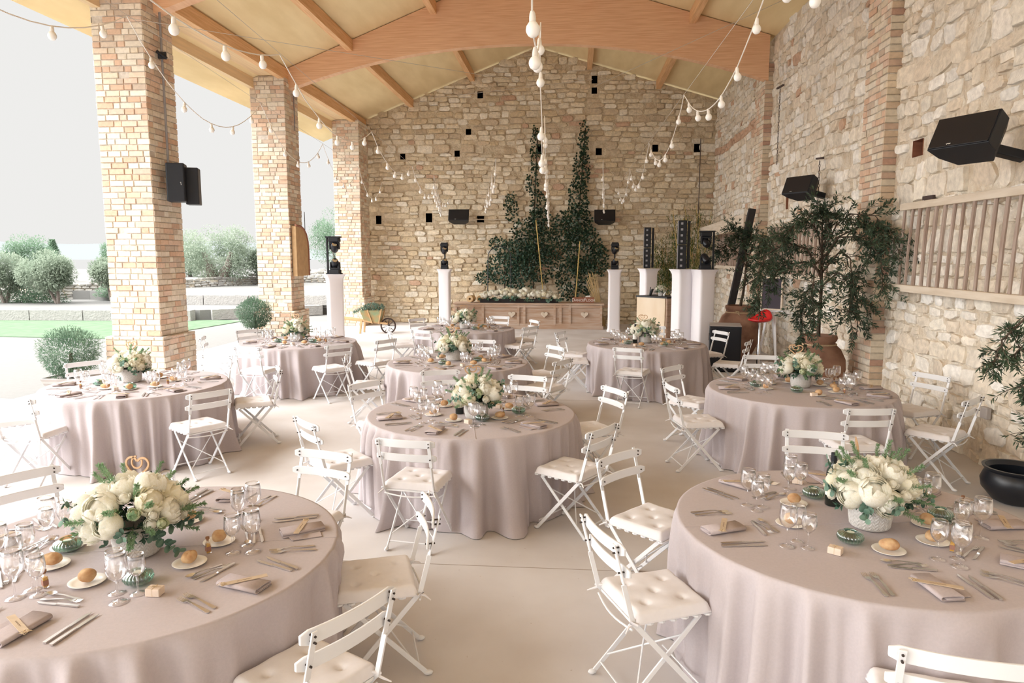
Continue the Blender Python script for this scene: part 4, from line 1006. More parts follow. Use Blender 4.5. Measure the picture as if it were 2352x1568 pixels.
# --- moving head stage lights
def moving_head(p, label, frame=True, rod=True):
    root = empty('stage_light', p, label=label, cat='stage light', group='moving head lights')
    def head(z, up, nm):
        s_ = 1 if up else -1
        mb = MB(); mb.box((0, 0, z+s_*.04), (.21, .17, .08)); b = mb.build(nm+'_base', BK, root, smooth=0, bevel=.012)
        mb = MB()
        mb.prism([(-.10, z+s_*.08), (.10, z+s_*.08), (.105, z+s_*.12), (.10, z+s_*.23), (.075, z+s_*.23), (.07, z+s_*.12), (-.07, z+s_*.12), (-.075, z+s_*.23), (-.10, z+s_*.23), (-.105, z+s_*.12)], 'y', -.035, .035)
        mb.build(nm+'_yoke', BK, root, smooth=0, bevel=.006)
        mb = MB(); mb.lathe([(0, -.10), (.055, -.10), (.075, -.06), (.075, .05), (.062, .10), (.055, .11), (0, .105)], 20); o = mb.build(nm+'_head', M['black_metal'], root); o.location = (0, 0, z+s_*.20); o.rotation_euler = (R(50), 0, R(20))
        mb = MB(); mb.lathe([(0, .108), (.05, .108), (.052, .114), (0, .118)], 18); l = mb.build('lens', M['chrome'], root); l.location = (0, 0, z+s_*.20); l.rotation_euler = (R(50), 0, R(20))
    head(0, True, 'lower'); head(.72, False, 'upper')
    if frame:
        mb = MB(); mb.box((-.15, 0, .36), (.03, .05, .76)); mb.build('post', BK, root, smooth=0)
        mb = MB(); mb.box((-.02, 0, .735), (.29, .16, .03)); mb.build('top_plate', BK, root, smooth=0)
        mb = MB(); mb.box((-.02, 0, -.0), (.29, .18, .02)); mb.build('floor_plate', BK, root, smooth=0)
    else:
        mb = MB(); mb.box((0, .08, .36), (.035, .03, .74)); mb.build('post', BK, root, smooth=0)
        mb = MB(); mb.box((0, .02, .735), (.18, .16, .03)); mb.build('top_plate', BK, root, smooth=0)
    return root
moving_head((-3.64, 19.9, 1.745), 'pair of black moving stage lights on the column left of the counter', False)
moving_head((1.18, 19.9, 1.745), 'pair of black moving stage lights on the column right of the counter', False)
moving_head((-4.80, 13.95, 1.77), 'pair of black moving stage lights on the outermost left column')
moving_head((2.62, 14.25, 1.87), 'pair of black moving stage lights beside the tallest slim speaker').rotation_euler = (0, 0, pi)
def array(p, rz, h, label):
    root = empty('line_speaker', p, rz, label=label, cat='speaker', group='slim line speakers')
    for i in range(2):
        mb = MB(); mb.box((0, 0, h*(.25+.5*i)), (.16, .16, h/2-.01)); mb.build('cabinet', BK, root, smooth=0, bevel=.012)
        mb = MB(); mb.box((-.088, -.02, h*(.25+.5*i)), (.012, .14, h/2-.03)); mb.build('side_panel', M['alu'], root, smooth=0)
        for k in range(4): mb = MB(); mb.box((-.015, -.082, h*(.5*i+.07+.12*k)), (.045, .01, .045)); mb.build('driver', M['alu'], root, smooth=0, bevel=.004)
    mb = MB(); mb.box((.13, .05, h/2), (.05, .08, h*.97)); mb.build('stand_post', BK, root, smooth=0)
    return root
M['alu'] = mat('dull_aluminium', hexc(150, 150, 156), .4, metal=.5)
array((1.80, 17.3, 1.825), R(-4), .98, 'slim black column speaker on the white column left of the booth')
array((2.19, 14.45, 1.865), R(-4), .97, 'tall slim black speaker on the white column right of the booth')
# --- booth
root = empty('dj_booth', (2.02, 16.08, 0), R(-44), label='pale wooden booth with slatted side between the white columns', cat='booth')
mb = MB(); mb.box((-.05, -.32, .57), (.78, .03, 1.14)); mb.build('front_panel', M['pine'], root, smooth=0, bevel=.004)
mb = MB(); mb.box((.36, .02, .57), (.03, .66, 1.14)); mb.build('side_panel', M['pine_dk'], root, smooth=0)
for i in range(9): mb = MB(); mb.box((.38, .02, .08+.125*i), (.012, .62, .112)); mb.build('plank', M['pine_dk'], root, smooth=0, bevel=.003)
mb = MB(); mb.box((-.42, .02, .57), (.03, .66, 1.14)); mb.build('side_panel', M['pine_dk'], root, smooth=0)
mb = MB(); mb.box((-.03, 0, 1.155), (.86, .70, .03)); mb.build('black_top', BK, root, smooth=0); root.scale = (1, 1, 1.053)
v = inst(P_vase[1], (1.99, 15.98, 1.232), 0, 'small white vase of flowers standing on the wooden booth', 'grey stoneware vases', sc=.62)
bouquet((1.99, 15.98, 1.232+.095), 'small mixed bouquet on top of the wooden booth', 77, .68, 14)
root = empty('tablet_stand', (1.74, 16.02, 1.232), R(-20), label='black tablet stand at the left corner of the booth', cat='stand')
mb = MB(); mb.bar((0, 0, .0), (.02, 0, .2), .02, .015); mb.build('stem', BK, root, smooth=0)
mb = MB(); mb.box((.04, 0, .08), (.02, .16, .16), Matrix.Rotation(R(20), 3, 'Y')); mb.build('screen', BK, root, smooth=0)
root = empty('headphones', (2.12, 15.84, 1.232), label='pale blue and silver headphones on the booth beside the bouquet', cat='headphones')
mb = MB(); mb.tube([(-.08+.16*i/8, 0, .03+.13*sin(pi*i/8)) for i in range(9)], .008, 6); mb.build('headband', M['chrome'], root)
for s_ in (-1, 1): mb = MB(); mb.sphere((.08*s_, 0, .035), .035, 10, 8, (.6, 1, 1)); mb.build('ear_cup', M['label'], root)
# --- subwoofer, stool, easel
root = empty('subwoofer', (2.86, 13.35, 0), R(-10), label='large black subwoofer box on the floor right of the white columns', cat='speaker')
mb = MB(); mb.box((0, 0, .43), (.56, .62, .84)); mb.build('cabinet', BK, root, smooth=0, bevel=.012)
mb = MB(); mb.box((0, 0, .855), (.56, .62, .012)); mb.build('top_edge', M['grey_pot'], root, smooth=0)
mb = MB(); mb.box((.0, -.315, .43), (.50, .012, .76)); mb.build('grille', M['black_metal'], root, smooth=0)
mb = MB(); mb.box((-.284, -.02, .62), (.008, .06, .13)); mb.build('handle_slot', M['void'], root, smooth=0)
root = empty('bar_stool', (3.42, 13.1, 0), R(-50), label='red lacquered bar stool on a chrome stem beside the easel', cat='stool')
def seatf(u, v):
    a = 2*pi*u; r = .2*v; x, y = r*cos(a), r*sin(a)*1.0; back = max(0, y/.2)**2*.17*v; return Vector((x*1.05, y, .93+.05*v*v+back))
mb = MB(); mb.grid(seatf, 28, 8, cu=True); mb.build('seat', M['red'], root, smooth=180, solid=.03)
mb = MB(); mb.tube([(0, 0, .02), (0, 0, .5), (0, 0, .52), (0, 0, .92)], [.03, .03, .022, .022], 12); mb.build('stem', M['chrome'], root)
mb = MB(); mb.lathe([(0, 0), (.2, 0), (.2, .008), (.05, .03), (0, .03)], 28); mb.build('base', M['chrome'], root)
mb = MB(); mb.tube([(.0+.11*cos(t), .11*sin(t)-.1, .33) for t in [i*2*pi/16 for i in range(17)]], .008, 6); mb.build('foot_ring', M['chrome'], root)
root = empty('easel', (3.66, 13.3, 0), R(-38), label='white easel holding a small chalkboard by the stone wall', cat='easel')
for s_ in (-1, 1): mb = MB(); mb.bar((.19*s_, -.1, 0), (.05*s_, .05, 1.25), .035, .03, up=(0, 1, 0)); mb.build('leg', M['white_paint'], root, smooth=0)
mb = MB(); mb.bar((0, .38, 0), (0, .05, 1.2), .03, .03, up=(0, 1, 0)); mb.build('leg', M['white_paint'], root, smooth=0)
mb = MB(); mb.box((0, -.075, .16), (.36, .02, .035)); mb.build('crossbar', M['white_paint'], root, smooth=0)
mb = MB(); mb.box((0, .02, 1.12), (.50, .04, .03)); mb.build('ledge', M['white_paint'], root, smooth=0)
root = empty('chalkboard', (3.65, 13.27, 1.14), R(-38), label='blank chalkboard in a pale frame standing on the white easel', cat='chalkboard')
mb = MB(); mb.box((0, .03, .30), (.36, .02, .60)); mb.build('slate', M['board_black'], root, smooth=0)
for a, b, c_, d_ in ((0, .01, .40, .025), (0, .59, .40, .025)): mb = MB(); mb.box((a, .025, b), (c_, .035, d_)); mb.build('frame_rail', M['rail_wood'], root, smooth=0)
for s_ in (-1, 1): mb = MB(); mb.box((.19*s_, .025, .30), (.025, .035, .60)); mb.build('frame_rail', M['rail_wood'], root, smooth=0)
# --- terracotta jars and their trees
def jar(p, s_, label, rot=0):
    root = empty('terracotta_jar', p, rot, label=label, cat='jar')
    mb = MB(); mb.lathe([(r_*s_, z*s_) for r_, z in ((0, 0), (.19, 0), (.22, .05), (.33, .3), (.385, .52), (.375, .66), (.31, .80), (.235, .875), (.225, .90), (.25, .93), (.26, .965), (.25, 1.0), (.225, 1.0), (.21, .95), (.205, .88), (0, .88))], 48)
    mb.build('body', M['terra'], root, smooth=50)
    mb = MB(); mb.tube([(.245*s_*cos(2*pi*i/32), .245*s_*sin(2*pi*i/32), .875*s_) for i in range(33)], .011, 6, cap=False)
    mb.tube([(-.1*s_, -.235*s_, .875*s_), (-.13*s_, -.26*s_, .91*s_), (-.07*s_, -.27*s_, .9*s_), (-.1*s_, -.25*s_, .875*s_), (-.06*s_, -.27*s_, .84*s_)], .009, 6); mb.build('rope', M['twine'], root)
    mb = MB(); mb.lathe([(0, .90*s_), (.2*s_, .89*s_)], 24); mb.build('soil', M['soil'], root); return root
def olive_tree(p, stems, nleaf, label, nm='olive_tree', cat='tree', lm='olive', ll=(.045, .075), lw=.013, twig=14, spread=.32, droop=.25, seed=1, stake=None):
    rs = random.Random(seed); root = empty(nm, p, label=label, cat=cat); tr = MB(); lf = MB(); tips = []
    for pts, r0 in stems:
        pts = [Vector(q) for q in pts]; n = len(pts)
        # smooth the stem
        sm = []
        for i in range(n-1):
            for k in range(5):
                t = k/5; sm.append(pts[i].lerp(pts[i+1], t)+Vector((rs.uniform(-.006, .006), rs.uniform(-.006, .006), 0)))
        sm.append(pts[-1]); m = len(sm); tr.tube(sm, [r0*(1-.8*i/m)+.002 for i in range(m)], 7)
        d_end = (sm[-1]-sm[-3]).normalized(); tips.append((sm, m))
    per = max(1, nleaf//(len(stems)*twig))
    for sm, m in tips:
        for _ in range(twig):
            i = int(m*(.35+.65*rs.random())); i = min(i, m-2); b = sm[i]; d0 = (sm[i+1]-sm[i]).normalized()
            d = (d0*.7+rdir(rs)*.9).normalized(); L = spread*rs.uniform(.5, 1.2); q = [b]
            for k in range(6): d = (d+Vector((0, 0, -droop*.35))+rdir(rs)*.12).normalized(); q.append(q[-1]+d*L/6)
            tr.tube(q, [.0045, .004, .0035, .003, .0025, .002, .0012], 4)
            for _2 in range(per):
                t = rs.random()**.8*5.99; k = int(t); c_ = q[k].lerp(q[k+1], t-k); dd = (q[k+1]-q[k]).normalized(); side = rdir(rs); side = (side-dd*side.dot(dd)).normalized()
                leaf(lf, c_, (dd*.8+side*.9).normalized(), rs.uniform(*ll), lw*rs.uniform(.8, 1.2), up=rdir(rs))
    tr.build('branches', M['bark'], root, smooth=60); lf.build('foliage', M[lm], root, smooth=0)
    if stake: mb = MB(); mb.tube(stake, .014, 7); mb.build('stake', M['cane'], root)
    return root
random.seed(3)
J1 = (3.55, 10.4, 0)
jar(J1, 1.0, 'big terracotta jar with rope round its neck behind the right table')
z0 = .9
olive_tree((J1[0], J1[1], z0), [
  ([(0, 0, -0.05), (0, .0, 0.90), (-.02, 0, 1.42), (-.03, 0, 1.76)], .026),
  ([(0, 0, 0.90), (-.25, -.1, 1.33), (-.55, -.15, 1.42), (-.85, -.2, 1.25), (-.95, -.2, 0.95)], .014),
  ([(0, 0, 1.00), (-.2, .1, 1.15), (-.5, .1, 1.10), (-.8, .1, 0.80), (-.9, .1, 0.45)], .014),
  ([(0, 0, 1.10), (.15, -.1, 1.49), (.35, -.45, 1.64), (.45, -1.0, 1.58), (.48, -1.3, 1.25)], .013),
  ([(0, 0, 1.20), (.1, -.3, 1.49), (.3, -.7, 1.49), (.38, -1.0, 1.20), (.38, -1.1, 0.80)], .012),
  ([(0, 0, 1.30), (.1, -.2, 1.67), (.2, -.4, 1.80), (.4, -.7, 1.76), (.45, -.9, 1.55)], .011),
  ([(0, 0, 1.20), (-.15, -.2, 1.55), (-.3, -.3, 1.73), (-.5, -.3, 1.67), (-.65, -.3, 1.49)], .011),
  ([(0, 0, 0.80), (.15, -.2, 1.00), (.3, -.35, 0.90), (.35, -.5, 0.50), (.33, -.5, 0.15)], .012),
  ([(0, 0, 0.70), (-.2, -.25, 0.85), (-.35, -.4, 0.70), (-.42, -.5, 0.30), (-.4, -.5, 0.05)], .012),
  ([(0, 0, 1.00), (.1, -.4, 1.30), (.15, -.6, 1.20), (.15, -.75, 0.80), (.1, -.8, 0.45)], .012),
  ([(0, 0, 1.00), (-.15, -.35, 1.20), (-.3, -.6, 1.10), (-.35, -.7, 0.70), (-.3, -.7, 0.35)], .012),
  ([(0, 0, 1.36), (.05, -.1, 1.61), (-.05, -.2, 1.80), (-.15, -.3, 1.83)], .011)],
  10500, 'large drooping olive tree growing out of the big terracotta jar', twig=30, spread=.40, seed=4, ll=(.055, .09), lw=.018)
jar((3.44, 14.75, 0), 1.12, 'terracotta jar behind the black subwoofer box')
olive_tree((3.44, 14.75, 1.0), [
  ([(0, 0, -.05), (.08, 0, .6), (.1, 0, 1.0), (.05, 0, 1.5)], .03),
  ([(.1, 0, .9), (-.1, -.05, 1.2), (-.35, -.1, 1.35), (-.5, -.1, 1.2)], .013),
  ([(.1, 0, .95), (.2, -.1, 1.4), (.1, -.2, 1.6)], .013), ([(.1, 0, 1.0), (.3, 0, 1.5), (.4, -.1, 1.45), (.42, -.2, 1.2)], .012),
  ([(.1, 0, .8), (.3, -.2, 1.0), (.5, -.3, .9), (.6, -.35, .6)], .012), ([(.05, 0, .5), (.25, -.3, .7), (.35, -.5, .5), (.35, -.55, .2)], .011),
  ([(.1, 0, 1.1), (-.05, -.1, 1.5), (-.25, -.15, 1.7)], .012)], 4600, 'smaller olive tree in the second terracotta jar, against the dark post', twig=26, spread=.34, seed=8, ll=(.06, .095), lw=.02)
olive_tree((3.85, 5.35, 0), [
  ([(0, 0, 0), (0, 0, 1.0), (0, 0, 2.1)], .03),
  ([(0, 0, 1.6), (-.1, .1, 1.95), (-.15, .2, 2.05), (-.2, .3, 1.8)], .012), ([(0, 0, 1.2), (-.2, .1, 1.6), (-.35, .25, 1.55), (-.45, .35, 1.35)], .012),
  ([(0, 0, 1.3), (-.25, .1, 1.7), (-.4, .2, 1.75), (-.55, .3, 1.5), (-.6, .3, 1.3)], .012), ([(0, 0, 1.0), (-.2, .1, 1.35), (-.35, .2, 1.3), (-.42, .25, 1.05)], .012),
  ([(0, 0, .6), (-.1, .2, .8), (-.2, .3, .75)], .009)], 2400, 'olive tree entering the right edge of the picture, leaves against the pale wall', twig=16, spread=.26, seed=12, ll=(.05, .08), lw=.014)
mb = MB(); mb.lathe([(0, 0), (.10, 0), (.14, .02), (.205, .10), (.215, .16), (.195, .215), (.185, .23), (.205, .25), (.21, .262), (.19, .262), (.17, .23), (.18, .16), (0, .06)], 40)
o = single('cooking_pot', mb, M['iron_pot'], 'glossy black cauldron on the floor against the right wall', 'pot'); o.location = (3.88, 6.28, 0); o.scale = (1.25, 1.25, 1.2)
mb = MB(); mb.box((0, 0, .06), (.12, .05, .12)); o = single('socket_box', mb, M['grey_pot'], 'small grey socket box low on the wall behind the side-on chair', 'socket', smooth=0, bevel=.01); o.location = (4.19, 7.35, .5); o.rotation_euler = (0, 0, pi/2)
# --- hay racks on the right wall
def rack(y0, y1, z0_, z1_, n, label, top_out=.12, bot_out=.12, thick=.026, rail=.085, dark=False):
    root = empty('hay_rack', (XR, y0, z0_), label=label, cat='rack'); L = y1-y0; H = z1_-z0_; m = M['rail_wood']
    mb = MB(); mb.box((-top_out, L/2, H), (.06, L, rail)); mb.build('top_rail', m, root, smooth=0, bevel=.006)
    mb = MB(); mb.box((-bot_out-.03, L/2, -.03), (.10, L, rail)); mb.build('bottom_rail', m, root, smooth=0, bevel=.006)
    for i in range(n):
        y = L*(i+.5)/n; j = rnd(-.015, .015); mb = MB(); mb.tube([(-bot_out-.03, y+j, 0), ((-bot_out-top_out)/2-.02, y+j*.3, H/2), (-top_out, y-j, H-.02)], thick*rnd(.85, 1.1), 7)
        mb.build('bar', M['grey_wood'], root)
    return root
rack(5.55, 9.35, 1.77, 2.74, 20, 'wooden hay rack of grey bars on the right wall above the near chairs', thick=.021)
rack(11.7, 15.3, 1.78, 2.74, 17, 'second wooden hay rack on the right wall behind the large olive tree')
rack(16.9, 20.6, 1.85, 2.75, 20, 'furthest hay rack on the right wall, partly behind the dark leaning post')
mb = MB(); mb.bar((3.9, 16.6, 2.92), (3.62, 21.6, 2.72), .04, .32); single('pale_plank', mb, M['rail_wood'], 'wide pale plank fixed above the furthest hay rack', 'plank', smooth=0)
mb = MB(); mb.bar((3.36, 16.0, 0), (3.92, 16.02, 3.15), .15, .12, up=(0, 1, 0)); single('leaning_post', mb, M['dark_wood'], 'dark charred wooden post leaning behind the second terracotta jar', 'post', smooth=0, bevel=.01)
# --- speakers
def script_logo(parent, loc_, rot, s_=1.0):
    mb = MB(); pts = [(-.02, .006), (-.014, -.006), (-.008, .006), (-.004, 0), (.0, .004), (.004, -.003), (.008, .004), (.013, -.003), (.018, .005)]
    mb.tube([(x*s_, 0, z*s_) for x, z in pts], .0022*s_, 5); o = mb.build('maker_logo', M['sign_white'], parent); o.location = loc_; o.rotation_euler = rot
def wall_speaker(p, rot, s_, label, bracket):
    root = empty('wall_speaker', p, label=label, cat='speaker', group='black wall speakers'); root.rotation_euler = rot
    w_, h, d = .56*s_, .32*s_, .30*s_
    mb = MB(); mb.prism([(-w_/2, -d/2), (w_/2, -d/2), (w_/2-.02, 0), (w_/2-.12*s_, d/2), (-w_/2+.12*s_, d/2), (-w_/2+.02, 0)], 'z', -h/2, h/2); mb.build('cabinet', BK, root, smooth=0, bevel=.008)
    mb = MB(); mb.prism([(-w_/2+.01, -h/2+.01), (w_/2-.01, -h/2+.01), (w_/2-.01, h/2-.01), (-w_/2+.01, h/2-.01)], 'y', -d/2-.012, -d/2+.002); mb.build('grille', M['black_metal'], root, smooth=0, bevel=.004)
    script_logo(root, (-.08*s_, -d/2-.014, -h/2+.035), (0, 0, 0), s_)
    mb = MB(); mb.bar((0, d/2-.02, 0), bracket, .09, .09); mb.build('bracket', BK, root, smooth=0, bevel=.01)
    return root
wall_speaker((3.70, 7.05, 3.22), (R(-26), R(0), R(-62)), 1.05, 'large black speaker angled out from the right wall, top right', (.22, .45, .03))
wall_speaker((3.82, 12.3, 3.25), (R(-22), R(0), R(-58)), .98, 'black speaker angled out from the right wall above the olive tree', (.12, .40, .03))
wall_speaker((-3.47, YB-.42, 3.30), (R(-20), 0, 0), 1.12, 'black speaker on the back wall left of the ivy', (0, .36, .05))
wall_speaker((.95, YB-.42, 3.27), (R(-20), 0, 0), 1.12, 'black speaker on the back wall right of the ivy', (0, .36, .05))
root = empty('pillar_speaker', (XL+.16, 10.95, 3.28), R(20), label='tall black two-box speaker hanging on the inner face of the nearest pillar', cat='speaker')
mb = MB(); mb.box((-.01, -.10, 0), (.27, .28, .60)); mb.build('cabinet', BK, root, smooth=0, bevel=.02)
mb = MB(); mb.box((.20, .05, -.04), (.20, .26, .58)); mb.build('rear_cabinet', BK, root, smooth=0, bevel=.01)
script_logo(root, (.07, -.245, -.02), (0, R(80), 0), 1.2)
mb = MB(); mb.tube([(-.14, .0, .3), (-.14, .0, 2.75)], .018, 8); mb.build('conduit', M['alu'], root)
mb = MB(); mb.box((-.13, -.03, 1.95), (.12, .06, .10)); mb.tube([(-.2, -.07, 2.0), (-.06, -.07, 1.9)], .025, 7); mb.build('junction_clamp', BK, root, smooth=0)
for a, b, lab in (((-6.35, YB-.06, 3.22), (.0, 0, 0), ''),): pass
mb = MB(); mb.tube([(-3.1, YB-.09, 3.24), (-1.4, YB-.09, 3.24), (-.9, YB-.09, 3.23), (.7, YB-.09, 3.30), (1.6, YB-.09, 3.33), (3.9, YB-.09, 3.33)], .016, 6); single('conduit_pipe', mb, M['rail_wood'], 'thin pale conduit running along the back wall between the two speakers', 'pipe')
mb = MB(); mb.tube([(3.78, YB-.07, 5.6), (3.78, YB-.07, 2.9)], .012, 5); single('drain_rod', mb, M['rust'], 'thin dark vertical rod on the back wall near the right corner', 'rod')
mb = MB(); mb.tube([(XL+.02, 16.2, 6.0), (XL+.02, 16.2, 5.0)], .012, 5); single('cable_conduit', mb, M['alu'], 'short grey conduit at the top of the middle pillar', 'pipe')
# chains and hooks on the right wall
def chain(y, z1_, z0_, label, hook):
    root = empty('wall_chain', (XR-.13, y, z1_), label=label, cat='chain'); mb = MB(); n = int((z1_-z0_)/.055)
    for i in range(n):
        z = -i*.055; ax = i % 2; mb.tube([((.012*cos(t)) if ax else 0, 0 if ax else .012*cos(t), z-.03+.034*sin(t)) for t in [k*2*pi/8 for k in range(9)]], .0045, 4, cap=False)
    mb.build('links', M['rust'], root); mb = MB(); mb.bar((0, -hook, .02), (0, hook, .05), .035, .03); mb.build('hook_bar', M['rust'], root, smooth=0); return root
chain(15.0, 5.46, 3.95, 'long rusty chain hanging from a bar high on the right wall', .22)
chain(12.45, 3.72, 2.95, 'short rusty chain above the crown of the large olive tree', .16)
for i, (y, z, w__, lab) in enumerate(((5.55, 2.83, .2, 'short black iron bar above the near hay rack at the right edge'), (8.85, 2.80, .12, 'thin black iron pin at the left end of the near hay rack'))):
    mb = MB(); mb.bar((XR-.05, y-w__, z), (XR-.05, y+w__, z), .03, .09); single('iron_bar', mb, M['rust'], lab, 'bar', smooth=0)
# --- arched wooden panel on the middle pillar
root = empty('arched_panel', (XL+.03, 16.12, 1.66), label='arched wooden panel with moulded edge on the side of the middle pillar', cat='panel')
arc = [(-.36, 0), (.36, 0), (.36, .62), (.33, .80), (.24, .96), (.10, 1.07), (-.06, 1.12), (-.36, 1.14)]
mb = MB(); mb.prism(arc, 'x', .0, .10); mb.build('board', M['raw_wood'], root, smooth=0)
mb = MB(); mb.tube([(.10, a*1.03, b*1.02) for a, b in arc[1:]], .026, 7); mb.build('moulding', M['sign_wood'], root)
mb = MB(); mb.tube([(.06, .3, .9), (.06, .3, 1.5)], .008, 5); mb.build('spike', M['rust'], root)
mb = MB(); mb.tube([(.06, .36, .38), (.06, .62, .38)], .008, 5); mb.build('hook', M['rust'], root)
# --- wheelbarrow planter
root = empty('wheelbarrow_planter', (-5.45, 18.9, 0), label='small rustic wooden wheelbarrow planted with eucalyptus at the foot of the back wall', cat='wheelbarrow')
for s_ in (-1, 1):
    mb = MB(); mb.bar((-.95, .17*s_, .42), (.42, .12*s_, .27), .04, .05); mb.build('handle', M['raw_wood'], root, smooth=0, bevel=.006)
    mb = MB(); mb.bar((-.30, .17*s_, .36), (-.34, .19*s_, 0), .045, .045, up=(0, 1, 0)); mb.build('leg', M['raw_wood'], root, smooth=0)
    mb = MB(); mb.bar((.0, .16*s_, .28), (-.12, .21*s_, .66), .03, .04, up=(0, 1, 0)); mb.bar((.17, .14*s_, .27), (.27, .2*s_, .68), .03, .04, up=(0, 1, 0)); mb.build('brace', M['raw_wood'], root, smooth=0)
mb = MB(); vs = [(-.22, -.15, .34), (.15, -.15, .30), (.15, .15, .30), (-.22, .15, .34), (-.32, -.22, .64), (.25, -.2, .64), (.25, .2, .64), (-.32, .22, .64)]
mb.add([Vector(q) for q in vs], [(3, 2, 1, 0), (0, 1, 5, 4), (1, 2, 6, 5), (2, 3, 7, 6), (3, 0, 4, 7)]); mb.build('tub', M['patina'], root, smooth=0, solid=.02)
mb = MB(); mb.tube([(.40+.20*cos(t), 0, .205+.20*sin(t)) for t in [i*2*pi/32 for i in range(33)]], .022, 6, cap=False); wh = mb.build('wheel_rim', M['rust'], root)
for k in range(9): a = k*2*pi/9; mb = MB(); mb.tube([(.40, 0, .205), (.40+.19*cos(a), 0, .205+.19*sin(a))], .010, 5); mb.build('spoke', M['rust'], root)
mb = MB(); mb.tube([(.40, -.13, .205), (.40, .13, .205)], .018, 8); mb.build('axle', M['rust'], root)
lf = MB(); rs = random.Random(5)
for i in range(900):
    x, y = rs.uniform(-.34, .28), rs.uniform(-.22, .22); z = .62+rs.random()*.2*(1-((x)/.45)**2); leaf(lf, Vector((x, y-.02, z)), (rdir(rs)+Vector((0, -.2, .5))).normalized(), rs.uniform(.03, .075), .022)
for i in range(160):
    t = rs.random(); leaf(lf, Vector((-.36-.18*t, -.1+rs.uniform(-.1, .1), .66-.1*t+rs.uniform(-.05, .05))), (rdir(rs)+Vector((-.5, 0, 0))).normalized(), .05, .02)
lf.build('foliage', M['euc_pale'] if 'euc_pale' in M else M['euc'], root, smooth=0)
# --- box shrubs in planters outside
def shrub(p, r_, h0, label, pot, seed):
    rs = random.Random(seed); root = empty('box_shrub', p, label=label, cat='shrub'); lf = MB()
    for i in range(7000):
        d = rdir(rs); k = r_*(rs.random()**.25)*(1+.13*sin(5*d.x+seed)*cos(4*d.z+seed)+.08*sin(13*d.y+3*d.x)); leaf(lf, Vector((0, 0, h0))+Vector((d.x*k, d.y*k, d.z*k*.9)), (d+rdir(rs)*.8).normalized(), rs.uniform(.025, .07), .016)
    lf.build('foliage', M['box_leaf'], root, smooth=0)
    mb = MB(); mb.tube([(0, 0, pot*.8), (0, 0, h0)], .03, 6); mb.build('stem', M['bark'], root)
    mb = MB(); a, b = .21, .30; mb.add([Vector(q) for q in ((-a, -a, 0), (a, -a, 0), (a, a, 0), (-a, a, 0), (-b, -b, pot), (b, -b, pot), (b, b, pot), (-b, b, pot))], [(3, 2, 1, 0), (0, 1, 5, 4), (1, 2, 6, 5), (2, 3, 7, 6), (3, 0, 4, 7)])
    mb.box((0, 0, pot-.05), (b*1.9, b*1.9, .04)); mb.build('planter', M['grey_pot'], root, smooth=0, solid=.02)
shrub((-7.86, 10.3, 0), .42, .62, 'bushy green shrub at the left foot of the nearest brick pillar', .25, 1)
shrub((-6.98, 14.9, 0), .36, .86, 'clipped green shrub in a grey planter left of the middle pillar', .46, 2)
# --- ivy, bamboo canes and bamboo
random.seed(41)
def vine(nm, label, clumps, stems, n, lm, ll, seed, cat='climbing plant', parent_extra=None):
    rs = random.Random(seed); root = empty(nm, (clumps[0][0], YB-.1, 0), label=label, cat=cat); ox = clumps[0][0]; lf = MB(); tot = sum(c[2]*c[3] for c in clumps)
    for (x, z, rx, rz, th) in clumps:
        for i in range(int(n*rx*rz/tot)):
            a, q = rs.uniform(0, 6.28), sqrt(rs.random()); X, Z = x-ox+rx*q*cos(a), z+rz*q*sin(a)
            y = -.03-th*rs.random()*(1-.6*q)
            leaf(lf, Vector((X, y, Z)), (Vector((rs.uniform(-1, 1), -.55, rs.uniform(-1.2, .5)))).normalized(), rs.uniform(*ll), ll[1]*.72, up=Vector((0, 1, .2)), fold=.12)
    lf.build('foliage', M[lm], root, smooth=0)
    mb = MB()
    for s_ in stems: mb.tube([(x-ox, -.05, z) for x, z in s_], .02, 6)
    mb.build('stem', M['bark'], root); return root
vine('ivy', 'dark ivy climbing the back wall in a narrow column under the hanging bulbs',
     [(-1.15, 5.3, .16, .75, .15), (-1.25, 4.3, .22, .35, .15), (-1.05, 3.5, .28, .6, .2), (-1.35, 2.6, .6, .7, .3), (-1.0, 1.9, .75, .6, .3), (-1.9, 3.6, .22, .5, .1), (-1.0, 2.7, .5, .9, .25)], [[(-1.2, .8), (-1.2, 3), (-1.1, 5.6)]], 2100, 'ivy', (.055, .095), 1)
vine('ivy', 'taller dark ivy column on the back wall right of the hanging bulbs',
     [(.30, 5.5, .14, .7, .15), (.25, 4.7, .25, .6, .2), (.15, 3.9, .32, .6, .22), (.15, 3.1, .45, .6, .25), (.3, 2.3, .6, .8, .3), (-.3, 2.9, .35, .6, .2), (.1, 1.4, .6, .7, .3), (.75, 2.0, .4, .5, .2)], [[(.1, .8), (.15, 3), (.35, 5.9)]], 2700, 'ivy', (.055, .10), 2)
vine('climbing_shrub', 'green climber with a black wire arch above the left of the flower trough',
     [(-2.15, 1.75, .55, .5, .35), (-1.75, 2.2, .55, .45, .3), (-2.7, 1.45, .35, .2, .25), (-1.6, 1.5, .5, .5, .3), (-2.3, 2.5, .3, .2, .15)], [[(-2.1, .8), (-2.1, 2.2)]], 1500, 'leaf', (.05, .09), 3)
mb = MB(); mb.tube([(-2.52, 20.85, .755), (-2.5, 20.85, 2.05)]+[(-2.16-.34*cos(t), 20.85, 2.1+.3*sin(t)) for t in [i*pi/10 for i in range(11)]]+[(-1.82, 20.85, .755)], .014, 6); single('wire_arch', mb, M['black_metal'], 'black wire arch standing on the counter before the climber', 'arch')
